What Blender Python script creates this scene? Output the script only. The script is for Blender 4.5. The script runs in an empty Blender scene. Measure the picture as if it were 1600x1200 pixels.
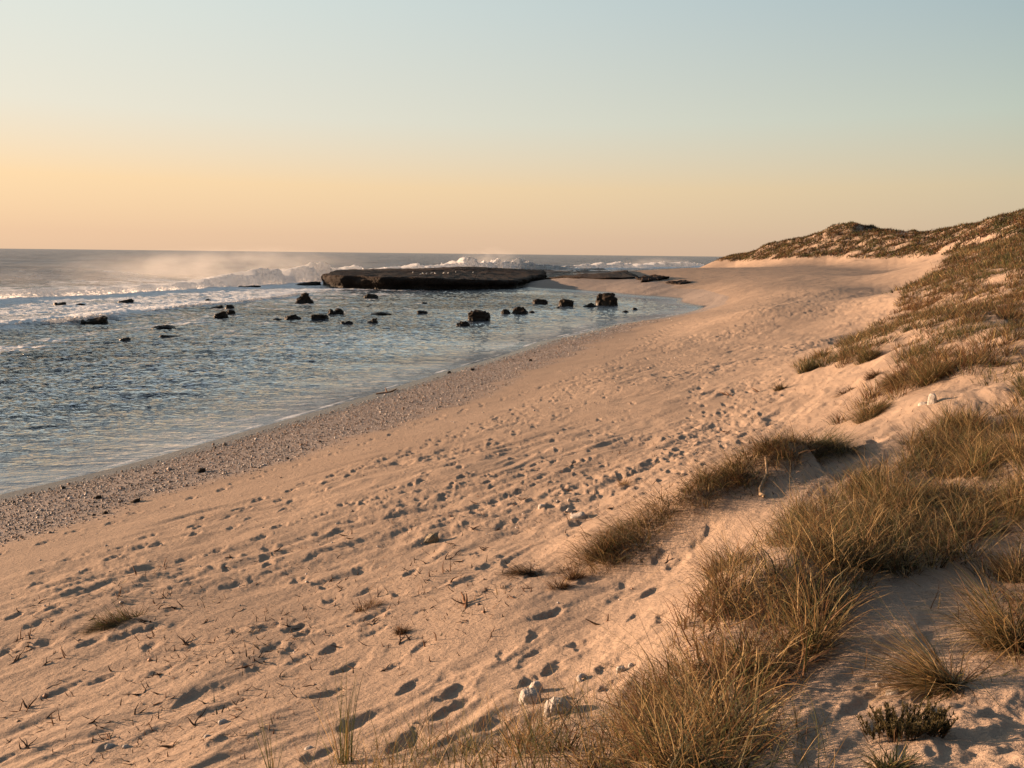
import bpy, math, random
import numpy as np
from mathutils import Vector, Matrix

R = math.radians
SC = bpy.context.scene
COL = SC.collection

# ------------------------------------------------------------------ camera
H = 6.0                                   # eye height above the water
FPX = 1209.0                              # focal length in photo pixels (photo is 1600 px wide)
PITCH, ROLL = R(9.53), R(0.645)
cam_d = bpy.data.cameras.new("camera")
cam_d.sensor_width = 36.0
cam_d.lens = FPX / 1600.0 * 36.0
cam_d.clip_start, cam_d.clip_end = 0.05, 60000.0
cam = bpy.data.objects.new("camera", cam_d)
COL.objects.link(cam)
FWD = Vector((0, math.cos(PITCH), -math.sin(PITCH)))
r0, u0 = Vector((1, 0, 0)), Vector((0, math.sin(PITCH), math.cos(PITCH)))
RGT = r0 * math.cos(ROLL) + u0 * math.sin(ROLL)
UP = u0 * math.cos(ROLL) - r0 * math.sin(ROLL)
cam.matrix_world = Matrix(((RGT.x, UP.x, -FWD.x, 0), (RGT.y, UP.y, -FWD.y, 0), (RGT.z, UP.z, -FWD.z, H), (0, 0, 0, 1)))
SC.camera = cam

# ------------------------------------------------------------------ sky, sun, exposure
SUN_EL, SUN_AZ = R(5.6), R(-76.0)         # azimuth from +Y towards +X
SC.view_settings.view_transform = 'Standard'
SC.view_settings.look = 'None'
SC.view_settings.gamma = 1.0
SC.view_settings.use_curve_mapping = False
SC.view_settings.exposure = 1.6
EXPF = 2 ** 1.6

def lin(c):
    return tuple((x / 255 / 12.92) if x / 255 <= 0.04045 else ((x / 255 + 0.055) / 1.055) ** 2.4 for x in c)

world = bpy.data.worlds.new("World")
SC.world = world
world.use_nodes = True
wt = world.node_tree
wt.nodes.clear()
wo = wt.nodes.new('ShaderNodeOutputWorld')
bg = wt.nodes.new('ShaderNodeBackground')
sky = wt.nodes.new('ShaderNodeTexSky')
sky.sky_type = 'NISHITA'
sky.sun_disc = False
sky.sun_elevation = SUN_EL
sky.sun_rotation = SUN_AZ
sky.air_density, sky.dust_density, sky.ozone_density = 1.0, 2.0, 1.5
tc = wt.nodes.new('ShaderNodeTexCoord')
sep = wt.nodes.new('ShaderNodeSeparateXYZ')
wt.links.new(tc.outputs['Generated'], sep.inputs[0])

def wmath(op, a, b=None, clamp=False):
    n = wt.nodes.new('ShaderNodeMath')
    n.operation, n.use_clamp = op, clamp
    for i, v in enumerate((a, b)):
        if v is None:
            continue
        if hasattr(v, 'links'):
            wt.links.new(v, n.inputs[i])
        else:
            n.inputs[i].default_value = v
    return n.outputs[0]

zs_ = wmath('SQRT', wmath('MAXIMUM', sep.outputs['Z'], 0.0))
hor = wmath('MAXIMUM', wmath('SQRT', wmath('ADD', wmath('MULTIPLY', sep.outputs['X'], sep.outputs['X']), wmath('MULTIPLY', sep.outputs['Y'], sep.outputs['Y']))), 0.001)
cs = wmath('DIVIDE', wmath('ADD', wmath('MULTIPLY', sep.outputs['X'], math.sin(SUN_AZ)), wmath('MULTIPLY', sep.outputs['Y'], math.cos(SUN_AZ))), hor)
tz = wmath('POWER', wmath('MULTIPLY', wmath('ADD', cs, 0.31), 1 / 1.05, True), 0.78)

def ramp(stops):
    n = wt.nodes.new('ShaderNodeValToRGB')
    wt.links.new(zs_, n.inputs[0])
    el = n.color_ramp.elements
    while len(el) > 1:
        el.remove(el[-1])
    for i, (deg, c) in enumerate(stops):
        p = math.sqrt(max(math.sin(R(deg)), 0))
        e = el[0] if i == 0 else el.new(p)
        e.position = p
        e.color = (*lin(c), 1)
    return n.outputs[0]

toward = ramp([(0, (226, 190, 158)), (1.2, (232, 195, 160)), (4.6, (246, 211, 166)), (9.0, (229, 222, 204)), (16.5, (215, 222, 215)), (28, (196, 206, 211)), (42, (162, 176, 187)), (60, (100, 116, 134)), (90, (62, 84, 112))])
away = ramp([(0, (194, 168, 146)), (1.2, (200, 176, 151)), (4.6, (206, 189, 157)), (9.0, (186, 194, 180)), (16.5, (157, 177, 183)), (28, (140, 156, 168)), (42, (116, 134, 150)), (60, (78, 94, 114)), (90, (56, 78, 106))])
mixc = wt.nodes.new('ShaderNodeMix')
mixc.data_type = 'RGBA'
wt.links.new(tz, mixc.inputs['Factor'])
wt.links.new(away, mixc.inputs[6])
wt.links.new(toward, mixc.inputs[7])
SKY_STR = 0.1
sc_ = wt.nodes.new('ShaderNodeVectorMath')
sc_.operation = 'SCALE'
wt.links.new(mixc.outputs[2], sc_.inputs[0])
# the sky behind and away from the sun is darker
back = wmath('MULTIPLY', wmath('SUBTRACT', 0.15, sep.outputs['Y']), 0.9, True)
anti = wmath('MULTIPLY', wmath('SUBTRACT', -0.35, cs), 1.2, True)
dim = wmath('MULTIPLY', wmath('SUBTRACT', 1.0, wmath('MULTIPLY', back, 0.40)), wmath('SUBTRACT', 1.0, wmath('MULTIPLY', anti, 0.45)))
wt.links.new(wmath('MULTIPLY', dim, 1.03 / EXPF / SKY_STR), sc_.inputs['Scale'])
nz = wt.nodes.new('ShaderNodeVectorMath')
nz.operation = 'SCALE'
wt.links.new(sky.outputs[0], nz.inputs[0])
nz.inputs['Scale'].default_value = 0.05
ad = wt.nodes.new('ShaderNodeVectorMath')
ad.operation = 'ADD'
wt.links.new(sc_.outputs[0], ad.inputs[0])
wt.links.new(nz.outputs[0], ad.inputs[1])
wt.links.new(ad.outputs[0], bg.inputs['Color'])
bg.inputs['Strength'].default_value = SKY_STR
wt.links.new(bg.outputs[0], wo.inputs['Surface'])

sun_d = bpy.data.lights.new("sun", 'SUN')
sun_d.energy = 5.0
sun_d.angle = R(0.6)
sun_d.color = (1.0, 0.635, 0.385)
sun = bpy.data.objects.new("sun", sun_d)
SUNV = Vector((math.sin(SUN_AZ) * math.cos(SUN_EL), math.cos(SUN_AZ) * math.cos(SUN_EL), math.sin(SUN_EL)))
sun.rotation_euler = SUNV.to_track_quat('Z', 'Y').to_euler()
sun.location = SUNV * 50
COL.objects.link(sun)

# ------------------------------------------------------------------ helpers
rng = np.random.default_rng(7)

def tag(o, label=None, cat=None, group=None, kind=None):
    for k, v in (('label', label), ('category', cat), ('group', group), ('kind', kind)):
        if v:
            o[k] = v
    return o

def mesh_obj(name, verts, faces, mat=None, parent=None, smooth=True, attrs=None, loc=None):
    """verts (n,3) array; faces (m,k) array of constant k, or a list of such arrays"""
    me = bpy.data.meshes.new(name)
    if not isinstance(faces, list):
        faces = [faces]
    faces = [np.asarray(f, dtype=np.int32) for f in faces if len(f)]
    verts = np.asarray(verts, dtype=np.float32)
    me.vertices.add(len(verts))
    me.vertices.foreach_set('co', verts.ravel())
    tot = np.concatenate([np.full(len(f), f.shape[1], np.int32) for f in faces])
    flat = np.concatenate([f.ravel() for f in faces])
    me.loops.add(len(flat))
    me.loops.foreach_set('vertex_index', flat)
    me.polygons.add(len(tot))
    st = np.zeros(len(tot), np.int32)
    st[1:] = np.cumsum(tot)[:-1]
    me.polygons.foreach_set('loop_start', st)
    me.polygons.foreach_set('loop_total', tot)
    if smooth:
        me.polygons.foreach_set('use_smooth', np.ones(len(tot), bool))
    for an, av in (attrs or {}).items():
        av = np.asarray(av, dtype=np.float32)
        if av.ndim == 1:
            a = me.attributes.new(an, 'FLOAT', 'POINT')
            a.data.foreach_set('value', av)
        else:
            a = me.attributes.new(an, 'FLOAT_COLOR', 'POINT')
            a.data.foreach_set('color', np.concatenate([av, np.ones((len(av), 1), np.float32)], 1).ravel())
    me.update(calc_edges=True)
    if mat:
        me.materials.append(mat)
    o = bpy.data.objects.new(name, me)
    COL.objects.link(o)
    if parent:
        o.parent = parent
    if loc is not None:
        o.location = loc
    return o

def _hash(ix, iy, iz, seed):
    h = (ix.astype(np.int64) * 374761393 + iy.astype(np.int64) * 668265263 + iz.astype(np.int64) * 2147483647 + seed * 974634777) & 0xFFFFFFFF
    h = ((h ^ (h >> 13)) * 1274126177) & 0xFFFFFFFF
    h = ((h ^ (h >> 16)) * 2246822519) & 0xFFFFFFFF
    return h ^ (h >> 15)

def pn2(x, y, seed=0):
    xi, yi = np.floor(x), np.floor(y)
    fx, fy = (x - xi).astype(np.float32), (y - yi).astype(np.float32)
    ux, uy = fx * fx * fx * (fx * (fx * 6 - 15) + 10), fy * fy * fy * (fy * (fy * 6 - 15) + 10)
    z0 = np.zeros_like(xi)
    def g(dx, dy):
        a = (_hash(xi + dx, yi + dy, z0, seed) & 0xFFFF).astype(np.float32) * (2 * math.pi / 65536)
        return np.cos(a) * (fx - dx) + np.sin(a) * (fy - dy)
    a0 = g(0, 0) * (1 - ux) + g(1, 0) * ux
    a1 = g(0, 1) * (1 - ux) + g(1, 1) * ux
    return (a0 * (1 - uy) + a1 * uy) * 1.5

def pn3(x, y, z, seed=0):
    xi, yi, zi = np.floor(x), np.floor(y), np.floor(z)
    fx, fy, fz = x - xi, y - yi, z - zi
    s = lambda f: f * f * f * (f * (f * 6 - 15) + 10)
    ux, uy, uz = s(fx), s(fy), s(fz)
    def g(dx, dy, dz):
        h = _hash(xi + dx, yi + dy, zi + dz, seed)
        a = (h & 0xFFFF) * (2 * math.pi / 65536)
        c = ((h >> 16) & 0xFFFF) / 32768.0 - 1
        q = np.sqrt(np.maximum(1 - c * c, 0))
        return np.cos(a) * q * (fx - dx) + np.sin(a) * q * (fy - dy) + c * (fz - dz)
    L = lambda a, b, t: a + (b - a) * t
    return L(L(L(g(0, 0, 0), g(1, 0, 0), ux), L(g(0, 1, 0), g(1, 1, 0), ux), uy),
             L(L(g(0, 0, 1), g(1, 0, 1), ux), L(g(0, 1, 1), g(1, 1, 1), ux), uy), uz) * 1.5

def fbm2(x, y, octs=4, seed=0, gain=0.5):
    t, a, f = 0, 1.0, 1.0
    for i in range(octs):
        t = t + a * pn2(x * f + 17.3 * i, y * f - 9.1 * i, seed + i)
        a *= gain
        f *= 2.03
    return t

def fbm3(p, octs=4, seed=0, gain=0.5):
    t, a, f = 0, 1.0, 1.0
    for i in range(octs):
        t = t + a * pn3(p[:, 0] * f + 3.1 * i, p[:, 1] * f, p[:, 2] * f, seed + i)
        a *= gain
        f *= 2.03
    return t

def sstep(a, b, x):
    t = np.clip((x - a) / (b - a), 0, 1)
    return t * t * (3 - 2 * t)

def ray(px, py):
    return FWD + RGT * ((px - 800) / FPX) - UP * ((py - 600) / FPX)

def at_z(px, py, z):
    d = ray(px, py)
    t = (z - H) / d.z
    return np.array((d.x * t, d.y * t, z))

def at_y(px, py, Y):
    d = ray(px, py)
    t = Y / d.y
    return np.array((d.x * t, Y, H + d.z * t))

def project(P):
    """world points (n,3) -> photo pixels and depth"""
    P = np.asarray(P, float) - np.array((0, 0, H))
    d = P @ np.array(FWD)
    dd = np.maximum(d, 0.01)
    return 800 + FPX * (P @ np.array(RGT)) / dd, 600 - FPX * (P @ np.array(UP)) / dd, d

def in_poly(x, y, poly):
    poly = np.asarray(poly, float)
    c = np.zeros(x.shape, bool)
    j = len(poly) - 1
    for i in range(len(poly)):
        xi, yi, xj, yj = *poly[i], *poly[j]
        if yi != yj:
            c ^= ((yi > y) != (yj > y)) & (x < (xj - xi) * (y - yi) / (yj - yi) + xi)
        j = i
    return c

def polydist(x, y, pts):
    """distance to a polyline and the side (>0: right of its direction)"""
    best = np.full(x.shape, 1e9)
    side = np.zeros(x.shape)
    for (ax, ay), (bx, by) in zip(pts[:-1], pts[1:]):
        dx, dy = bx - ax, by - ay
        t = np.clip(((x - ax) * dx + (y - ay) * dy) / (dx * dx + dy * dy), 0, 1)
        d = np.hypot(x - ax - t * dx, y - ay - t * dy)
        m = d < best - 1e-9
        best = np.where(m, d, best)
        side = np.where(m, np.sign((x - ax) * dy - (y - ay) * dx), side)
    return best, side

# ------------------------------------------------------------------ materials
def new_mat(name):
    m = bpy.data.materials.new(name)
    m.use_nodes = True
    nt = m.node_tree
    nt.nodes.clear()
    return m, nt

class NT:
    def __init__(self, nt):
        self.nt = nt
    def n(self, typ, **kw):
        nd = self.nt.nodes.new(typ)
        for k, v in kw.items():
            setattr(nd, k, v)
        return nd
    def set(self, sock, v):
        if hasattr(v, 'links'):
            self.nt.links.new(v, sock)
        elif isinstance(v, tuple) and len(v) == 3 and sock.type == 'RGBA':
            sock.default_value = (*v, 1)
        else:
            sock.default_value = v
    def math(self, op, a, b=0.0, clamp=False):
        nd = self.n('ShaderNodeMath', operation=op, use_clamp=clamp)
        self.set(nd.inputs[0], a)
        self.set(nd.inputs[1], b)
        return nd.outputs[0]
    def mix(self, f, a, b, mode='MIX'):
        nd = self.n('ShaderNodeMix', data_type='RGBA', blend_type=mode)
        self.set(nd.inputs[0], f)
        self.set(nd.inputs[6], a)
        self.set(nd.inputs[7], b)
        return nd.outputs[2]
    def mrange(self, v, a, b, c=0.0, d=1.0, smooth=False):
        nd = self.n('ShaderNodeMapRange', interpolation_type='SMOOTHSTEP' if smooth else 'LINEAR')
        self.set(nd.inputs[0], v)
        for i, q in enumerate((a, b, c, d)):
            self.set(nd.inputs[i + 1], q)
        return nd.outputs[0]
    def attr(self, name, out='Fac'):
        return self.n('ShaderNodeAttribute', attribute_name=name).outputs[out]
    def coord(self, scale=(1, 1, 1), rot=(0, 0, 0)):
        g = self.n('ShaderNodeNewGeometry')
        mp = self.n('ShaderNodeMapping')
        self.nt.links.new(g.outputs['Position'], mp.inputs[0])
        mp.inputs['Scale'].default_value = scale
        mp.inputs['Rotation'].default_value = rot
        return mp.outputs[0]
    def noise(self, vec, scale, detail=4, rough=0.5, out=0):
        nd = self.n('ShaderNodeTexNoise')
        self.set(nd.inputs['Vector'], vec)
        nd.inputs['Scale'].default_value = scale
        nd.inputs['Detail'].default_value = detail
        nd.inputs['Roughness'].default_value = rough
        return nd.outputs[out]
    def voronoi(self, vec, scale, out='Distance'):
        nd = self.n('ShaderNodeTexVoronoi')
        self.set(nd.inputs['Vector'], vec)
        nd.inputs['Scale'].default_value = scale
        return nd.outputs[out]
    def bump(self, h, strength, dist, normal=None):
        nd = self.n('ShaderNodeBump')
        self.set(nd.inputs['Height'], h)
        self.set(nd.inputs['Strength'], strength)
        nd.inputs['Distance'].default_value = dist
        if normal is not None:
            self.set(nd.inputs['Normal'], normal)
        return nd.outputs[0]
    def principled(self, color, rough, normal=None, spec=0.3, **kw):
        p = self.n('ShaderNodeBsdfPrincipled')
        self.set(p.inputs['Base Color'], color)
        self.set(p.inputs['Roughness'], rough)
        self.set(p.inputs['Specular IOR Level'], spec)
        if normal is not None:
            self.set(p.inputs['Normal'], normal)
        for k, v in kw.items():
            self.set(p.inputs[k.replace('_', ' ')], v)
        return p.outputs[0]
    def out(self, s, sock='Surface'):
        o = self.n('ShaderNodeOutputMaterial')
        self.nt.links.new(s, o.inputs[sock])

def mat_sand():
    m, nt = new_mat("sand")
    t = NT(nt)
    c = t.coord()
    big = t.noise(c, 0.35, 4, 0.6)
    mid = t.noise(c, 2.2, 4, 0.6)
    fine = t.noise(c, 160, 2, 0.6)
    grain = t.noise(c, 420, 1, 0.5)
    col = t.mix(t.mrange(big, 0.35, 0.65), SAND_A, SAND_B)
    col = t.mix(t.mrange(mid, 0.3, 0.7, 0.0, 0.35), col, SAND_C)
    col = t.mix(t.mrange(fine, 0.35, 0.7, 0.0, 0.45), col, t.mix(0.5, col, (0.30, 0.22, 0.17)))
    # dark shell grit sprinkled through the sand
    grit = t.mrange(t.noise(c, 42, 4, 0.75), 0.62, 0.69)
    col = t.mix(t.math('MULTIPLY', grit, 0.45), col, (0.16, 0.11, 0.08))
    pale = t.mrange(t.noise(t.coord((1.3, 1.1, 1)), 63, 3, 0.7), 0.68, 0.74)
    col = t.mix(t.math('MULTIPLY', pale, 0.5), col, (0.66, 0.58, 0.5))
    gr = t.attr('gravel')
    gn = t.noise(c, 14, 5, 0.75)
    gcol = t.mix(t.mrange(gn, 0.3, 0.7), (0.17, 0.148, 0.138), (0.37, 0.325, 0.30))
    gcol = t.mix(t.mrange(t.noise(c, 30, 3, 0.7), 0.6, 0.68), gcol, (0.07, 0.06, 0.055))
    col = t.mix(t.math('MULTIPLY', gr, t.mrange(gn, 0.25, 0.55, 0.6, 1.0)), col, gcol)
    wet = t.attr('wet')
    col = t.mix(wet, col, t.mix(0.8, col, (0.05, 0.045, 0.042)))
    rough = t.mrange(wet, 0, 1, 0.95, 0.25)
    b = t.math('ADD', t.math('MULTIPLY', t.noise(c, 9, 6, 0.72), 1.0), t.math('MULTIPLY', t.noise(t.coord((1.0, 2.4, 1), (0, 0, R(-43))), 14, 4, 0.7), 0.7))
    nrm = t.bump(b, 0.8, 0.035)
    t.out(t.principled(col, rough, nrm, spec=t.mrange(wet, 0, 1, 0.08, 0.5)))
    return m

def mat_water():
    m, nt = new_mat("sea_water")
    t = NT(nt)
    sh = t.attr('shallow')
    foam = t.attr('foam')
    c1 = t.coord((0.55, 1.25, 1), (0, 0, R(8)))
    c2 = t.coord((0.8, 1.6, 1), (0, 0, R(-17)))
    h = t.math('ADD', t.math('MULTIPLY', t.noise(c1, 1.1, 5, 0.62), 1.0), t.math('MULTIPLY', t.noise(c2, 3.4, 4, 0.6), 0.32))
    ruf = t.mrange(t.noise(t.coord((0.35, 1.0, 1), (0, 0, R(10))), 0.09, 3, 0.6), 0.36, 0.64, 0.35, 1.0)
    nrm = t.bump(h, t.math('MULTIPLY', ruf, t.mrange(t.attr('calm'), 0, 1, 0.5, 1.0)), 0.9)
    col = t.mix(sh, (0.014, 0.017, 0.025), (0.20, 0.22, 0.245))
    offs = t.attr('offshore')
    col = t.mix(offs, col, (0.030, 0.032, 0.046))
    dif = t.n('ShaderNodeBsdfDiffuse')
    t.set(dif.inputs[0], col)
    t.set(dif.inputs['Normal'], nrm)
    gls = t.n('ShaderNodeBsdfGlossy')
    t.set(gls.inputs['Color'], t.mix(offs, (0.88, 0.92, 0.96), (0.92, 0.87, 0.88)))
    t.set(gls.inputs['Roughness'], t.mrange(offs, 0, 1, 0.05, 0.22))
    t.set(gls.inputs['Normal'], nrm)
    # mirror share of the water, falling off as a wave face turns towards the viewer (a steepened Fresnel curve for unresolved chop)
    g3 = t.n('ShaderNodeNewGeometry')
    dt = t.n('ShaderNodeVectorMath', operation='DOT_PRODUCT')
    t.set(dt.inputs[0], nrm)
    nt.links.new(g3.outputs['Incoming'], dt.inputs[1])
    dot = t.math('MAXIMUM', dt.outputs['Value'], 0.0, True)
    share = t.math('ADD', t.math('MULTIPLY', t.math('POWER', t.math('SUBTRACT', 1.0, dot), 3.6), t.mrange(offs, 0, 1, 0.60, 0.44)), 0.02)
    share = t.math('MULTIPLY', share, t.mrange(ruf, 0.35, 1.0, 1.15, 0.85))
    share = t.math('MULTIPLY', share, t.mrange(t.attr('calm'), 0, 1, 1.45, 1.0))
    wm = t.n('ShaderNodeMixShader')
    t.set(wm.inputs[0], share)
    nt.links.new(dif.outputs[0], wm.inputs[1])
    nt.links.new(gls.outputs[0], wm.inputs[2])
    w = wm.outputs[0]
    cf = t.coord((0.7, 1.5, 1), (0, 0, R(5)))
    fn = t.math('ADD', t.math('MULTIPLY', t.noise(cf, 0.55, 7, 0.68), 0.65), t.math('MULTIPLY', t.noise(t.coord((0.5, 1.5, 1)), 0.16, 5, 0.6), 0.45))
    thr = t.mrange(foam, 0, 1, 0.78, 0.34)
    fm = t.math('MULTIPLY', t.mrange(t.math('SUBTRACT', fn, thr), -0.02, 0.10), t.mrange(foam, 0.0, 0.04), True)
    fcol = t.principled((0.88, 0.89, 0.90), 0.7, t.bump(t.noise(c2, 4, 5, 0.7), 0.9, 0.2), spec=0.2)
    ms = t.n('ShaderNodeMixShader')
    t.set(ms.inputs[0], fm)
    nt.links.new(w, ms.inputs[1])
    nt.links.new(fcol, ms.inputs[2])
    t.out(ms.outputs[0])
    return m

def mat_foam():
    m, nt = new_mat("foam")
    t = NT(nt)
    c = t.coord()
    n = t.noise(c, 1.6, 6, 0.7)
    a = t.attr('alpha')
    col = t.mix(t.mrange(n, 0.3, 0.6), (0.84, 0.86, 0.89), (0.93, 0.93, 0.93))
    d = t.principled(col, 0.8, t.bump(n, 0.8, 0.35), spec=0.15)
    tl = t.n('ShaderNodeBsdfTranslucent')
    t.set(tl.inputs[0], (0.9, 0.9, 0.9))
    ms = t.n('ShaderNodeMixShader')
    ms.inputs[0].default_value = 0.62
    nt.links.new(d, ms.inputs[1])
    nt.links.new(tl.outputs[0], ms.inputs[2])
    tr = t.n('ShaderNodeBsdfTransparent')
    m2 = t.n('ShaderNodeMixShader')
    t.set(m2.inputs[0], t.mrange(t.math('ADD', a, t.mrange(t.noise(c, 2.6, 6, 0.75), 0.3, 0.7, -0.5, 0.5)), 0.35, 0.55))
    nt.links.new(tr.outputs[0], m2.inputs[1])
    nt.links.new(ms.outputs[0], m2.inputs[2])
    t.out(m2.outputs[0])
    return m

def mat_rock(name, dark, light, sc=1.0, bump=0.08, wetline=True, algae=None):
    m, nt = new_mat(name)
    t = NT(nt)
    c = t.coord()
    n = t.noise(c, 1.3 * sc, 6, 0.7)
    v = t.voronoi(c, 5 * sc)
    if algae:                            # bedding of the reef rock
        n = t.math('ADD', t.math('MULTIPLY', n, 0.6), t.math('MULTIPLY', t.noise(t.coord((0.25, 0.25, 3.2)), 1.0, 5, 0.7), 0.4))
    col = t.mix(t.mrange(n, 0.32, 0.68), dark, light)
    col = t.mix(t.mrange(v, 0.0, 0.35, 0.5, 0.0), col, tuple(x * 0.4 for x in dark))
    if algae:
        g = t.n('ShaderNodeNewGeometry')
        s = t.n('ShaderNodeSeparateXYZ')
        nt.links.new(g.outputs['Normal'], s.inputs[0])
        up = t.mrange(s.outputs['Z'], 0.5, 0.9)
        an = t.noise(c, 0.5, 6, 0.72)
        col = t.mix(t.math('MULTIPLY', up, t.mrange(an, 0.38, 0.55)), col, algae)
    rough = 0.85
    if wetline:
        g2 = t.n('ShaderNodeNewGeometry')
        s2 = t.n('ShaderNodeSeparateXYZ')
        nt.links.new(g2.outputs['Position'], s2.inputs[0])
        wt_ = t.mrange(s2.outputs['Z'], 0.15, 0.5, 1.0, 0.0)
        col = t.mix(wt_, col, t.mix(0.6, col, (0.008, 0.007, 0.006)))
        rough = t.mrange(wt_, 0, 1, 0.85, 0.45)
    hh = t.math('ADD', n, t.math('MULTIPLY', v, 0.5))
    t.out(t.principled(col, rough, t.bump(hh, 1.0, bump), spec=0.25))
    return m

def mat_grass(name="grass_blades", trans=0.4):
    m, nt = new_mat(name)
    t = NT(nt)
    col = t.attr('col', 'Color')
    d = t.principled(col, 0.6, None, spec=0.25)
    tl = t.n('ShaderNodeBsdfTranslucent')
    t.set(tl.inputs[0], col)
    ms = t.n('ShaderNodeMixShader')
    ms.inputs[0].default_value = trans
    nt.links.new(d, ms.inputs[1])
    nt.links.new(tl.outputs[0], ms.inputs[2])
    t.out(ms.outputs[0])
    return m

def mat_vcol(name, rough=0.7, bump=0.0, bsc=30):
    m, nt = new_mat(name)
    t = NT(nt)
    col = t.attr('col', 'Color')
    nrm = None
    if bump:
        n = t.noise(t.coord(), bsc, 4, 0.7)
        nrm = t.bump(n, 1.0, bump)
        col = t.mix(t.mrange(n, 0.3, 0.7, 0.4, 0.0), col, (0.05, 0.04, 0.03))
    t.out(t.principled(col, rough, nrm, spec=0.25))
    return m

NAZ, RSTEP, NSEA, NPEB = 1250, 1.0, 1000, 95000        # density of the ground and sea sheets, number of pebbles
SAND_A, SAND_B, SAND_C = (0.385, 0.293, 0.222), (0.325, 0.247, 0.188), (0.262, 0.20, 0.158)
M_SAND, M_WATER, M_FOAM = mat_sand(), mat_water(), mat_foam()
M_ROCK = mat_rock("wet_dark_rock", (0.012, 0.009, 0.007), (0.036, 0.025, 0.017))
M_PLAT = mat_rock("reef_rock", (0.009, 0.006, 0.005), (0.024, 0.015, 0.010), 0.8, 0.35, True, (0.034, 0.017, 0.009))
M_CORAL = mat_rock("coral_rock", (0.25, 0.23, 0.21), (0.48, 0.44, 0.40), 12.0, 0.012, False)
M_GREY = mat_rock("grey_rock", (0.16, 0.13, 0.09), (0.30, 0.25, 0.18), 7.0, 0.015, False)
M_GRASS = mat_grass()
M_TWIG = mat_vcol("dry_stalk", 0.8)
M_PEB = mat_vcol("shell_gravel", 0.75)
# ------------------------------------------------------------------ ground: control points (photo pixel + height or distance)
SHORE_PX = [(-260, 850), (-120, 806), (0, 773), (150, 738), (300, 698), (400, 669), (500, 641), (600, 610), (700, 579), (800, 550), (850, 532), (950, 509), (1050, 493), (1085, 485),
            (1092, 480), (1060, 468), (1000, 463), (950, 458), (880, 453), (820, 450)]
SHORE = [tuple(at_z(px, py, 0.0)[:2]) for px, py in SHORE_PX]
NEAR_SHORE = SHORE[:14]
CP = [(x, y, 0.0) for x, y in SHORE]
def cz(z, *pts):
    for px, py in pts:
        CP.append(tuple(at_z(px, py, z)))
def cy(*pts):
    for px, py, Y in pts:
        CP.append(tuple(at_y(px, py, Y)))
# gravel bank, berm, back beach
cz(0.8, (-150, 885), (0, 840), (200, 795), (400, 745), (600, 680), (800, 620), (950, 560), (1050, 515))
cz(1.6, (-150, 980), (0, 930), (200, 880), (400, 830), (600, 755), (800, 690), (1000, 600), (1150, 535))
cz(2.0, (0, 1050), (200, 960), (500, 880), (700, 800), (900, 720), (1050, 650), (1150, 580))
cz(2.4, (0, 1200), (300, 1060), (600, 940), (900, 800), (1050, 710), (1200, 600), (1300, 530))
cz(2.8, (600, 1080), (800, 950))
cz(2.5, (1350, 530), (1420, 470))
cz(2.9, (1400, 450))
cz(2.9, (1300, 450))
cz(2.6, (1200, 440))
cz(2.7, (1200, 480), (1300, 490))
cz(3.4, (1200, 421))
cz(3.3, (1300, 430), (1350, 436))
cz(3.4, (1400, 430))
cz(3.6, (1350, 424))
cz(3.7, (1300, 420))
cz(4.0, (1250, 415))
cz(1.2, (1150, 470))
cz(0.9, (1100, 462))
cz(1.9, (1100, 440), (1150, 450))
cz(1.1, (1000, 447), (900, 441))
cz(1.9, (1000, 431), (900, 430))
cz(2.0, (960, 426))
cz(2.2, (1050, 421))
# near dune slope below and in front of the camera
cz(3.0, (400, 1200), (915, 1005), (1050, 905))
cz(3.45, (700, 1195))
cz(3.85, (1000, 1200))
cz(4.05, (1300, 1200))
cz(4.2, (1600, 1200))
CP += [(0, 0, 4.35), (1.5, 0, 4.5), (-1.5, 0, 4.1), (0, -2, 4.6), (4, 0.5, 4.7), (-5, 0, 2.9), (-9, 3, 2.0), (-14, 6, 0.8), (6, 2, 4.7), (-12, -4, 2.0), (8, -4, 5.0)]
cy((1230, 722, 9.5), (1180, 800, 7.8), (1050, 1050, 4.5), (1200, 900, 5.6), (1400, 780, 7.4), (1500, 700, 9.0), (1480, 950, 4.8), (1300, 1050, 4.0),
   (1120, 945, 5.3), (1450, 625, 12), (1350, 655, 13), (1550, 600, 12), (1600, 520, 15), (1450, 500, 22), (1400, 520, 29), (1280, 590, 20.5),
   (1500, 430, 45), (1600, 425, 35), (1440, 455, 55), (1600, 395, 75), (1540, 400, 85), (1500, 395, 100), (1480, 408, 115))
# far dunes: toe, face, skyline and the land falling away behind it
cy((1150, 412, 258), (1200, 408, 232), (1300, 410, 200), (1400, 414, 165), (1455, 420, 135))
cy((1115, 409, 280), (1150, 398, 275), (1200, 382, 250), (1250, 374, 236), (1300, 361, 226), (1325, 355, 222), (1400, 363, 205), (1500, 358, 175), (1560, 341, 168), (1600, 335, 165), (1750, 320, 150))
cy((1200, 398, 242), (1300, 390, 210), (1400, 392, 178), (1500, 385, 150), (1600, 368, 125), (1800, 350, 90), (1800, 420, 40), (1850, 560, 16))
for az, r, z in ((17, 300, 3), (20, 290, 5.5), (23, 285, 7), (27, 260, 9), (31, 230, 10), (36, 220, 11), (17, 330, -1), (14, 300, -1.2), (21, 360, 1), (30, 360, 4),
                 (11.5, 265, -1), (7.5, 215, -1), (4.5, 185, -0.6), (13, 420, -2), (22, 460, -1), (35, 500, 3), (48, 200, 10), (48, 80, 9), (50, 30, 6.5), (60, 12, 5.2), (60, 300, 9), (48, 400, 6)):
    CP.append((r * math.sin(R(az)), r * math.cos(R(az)), z))
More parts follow.
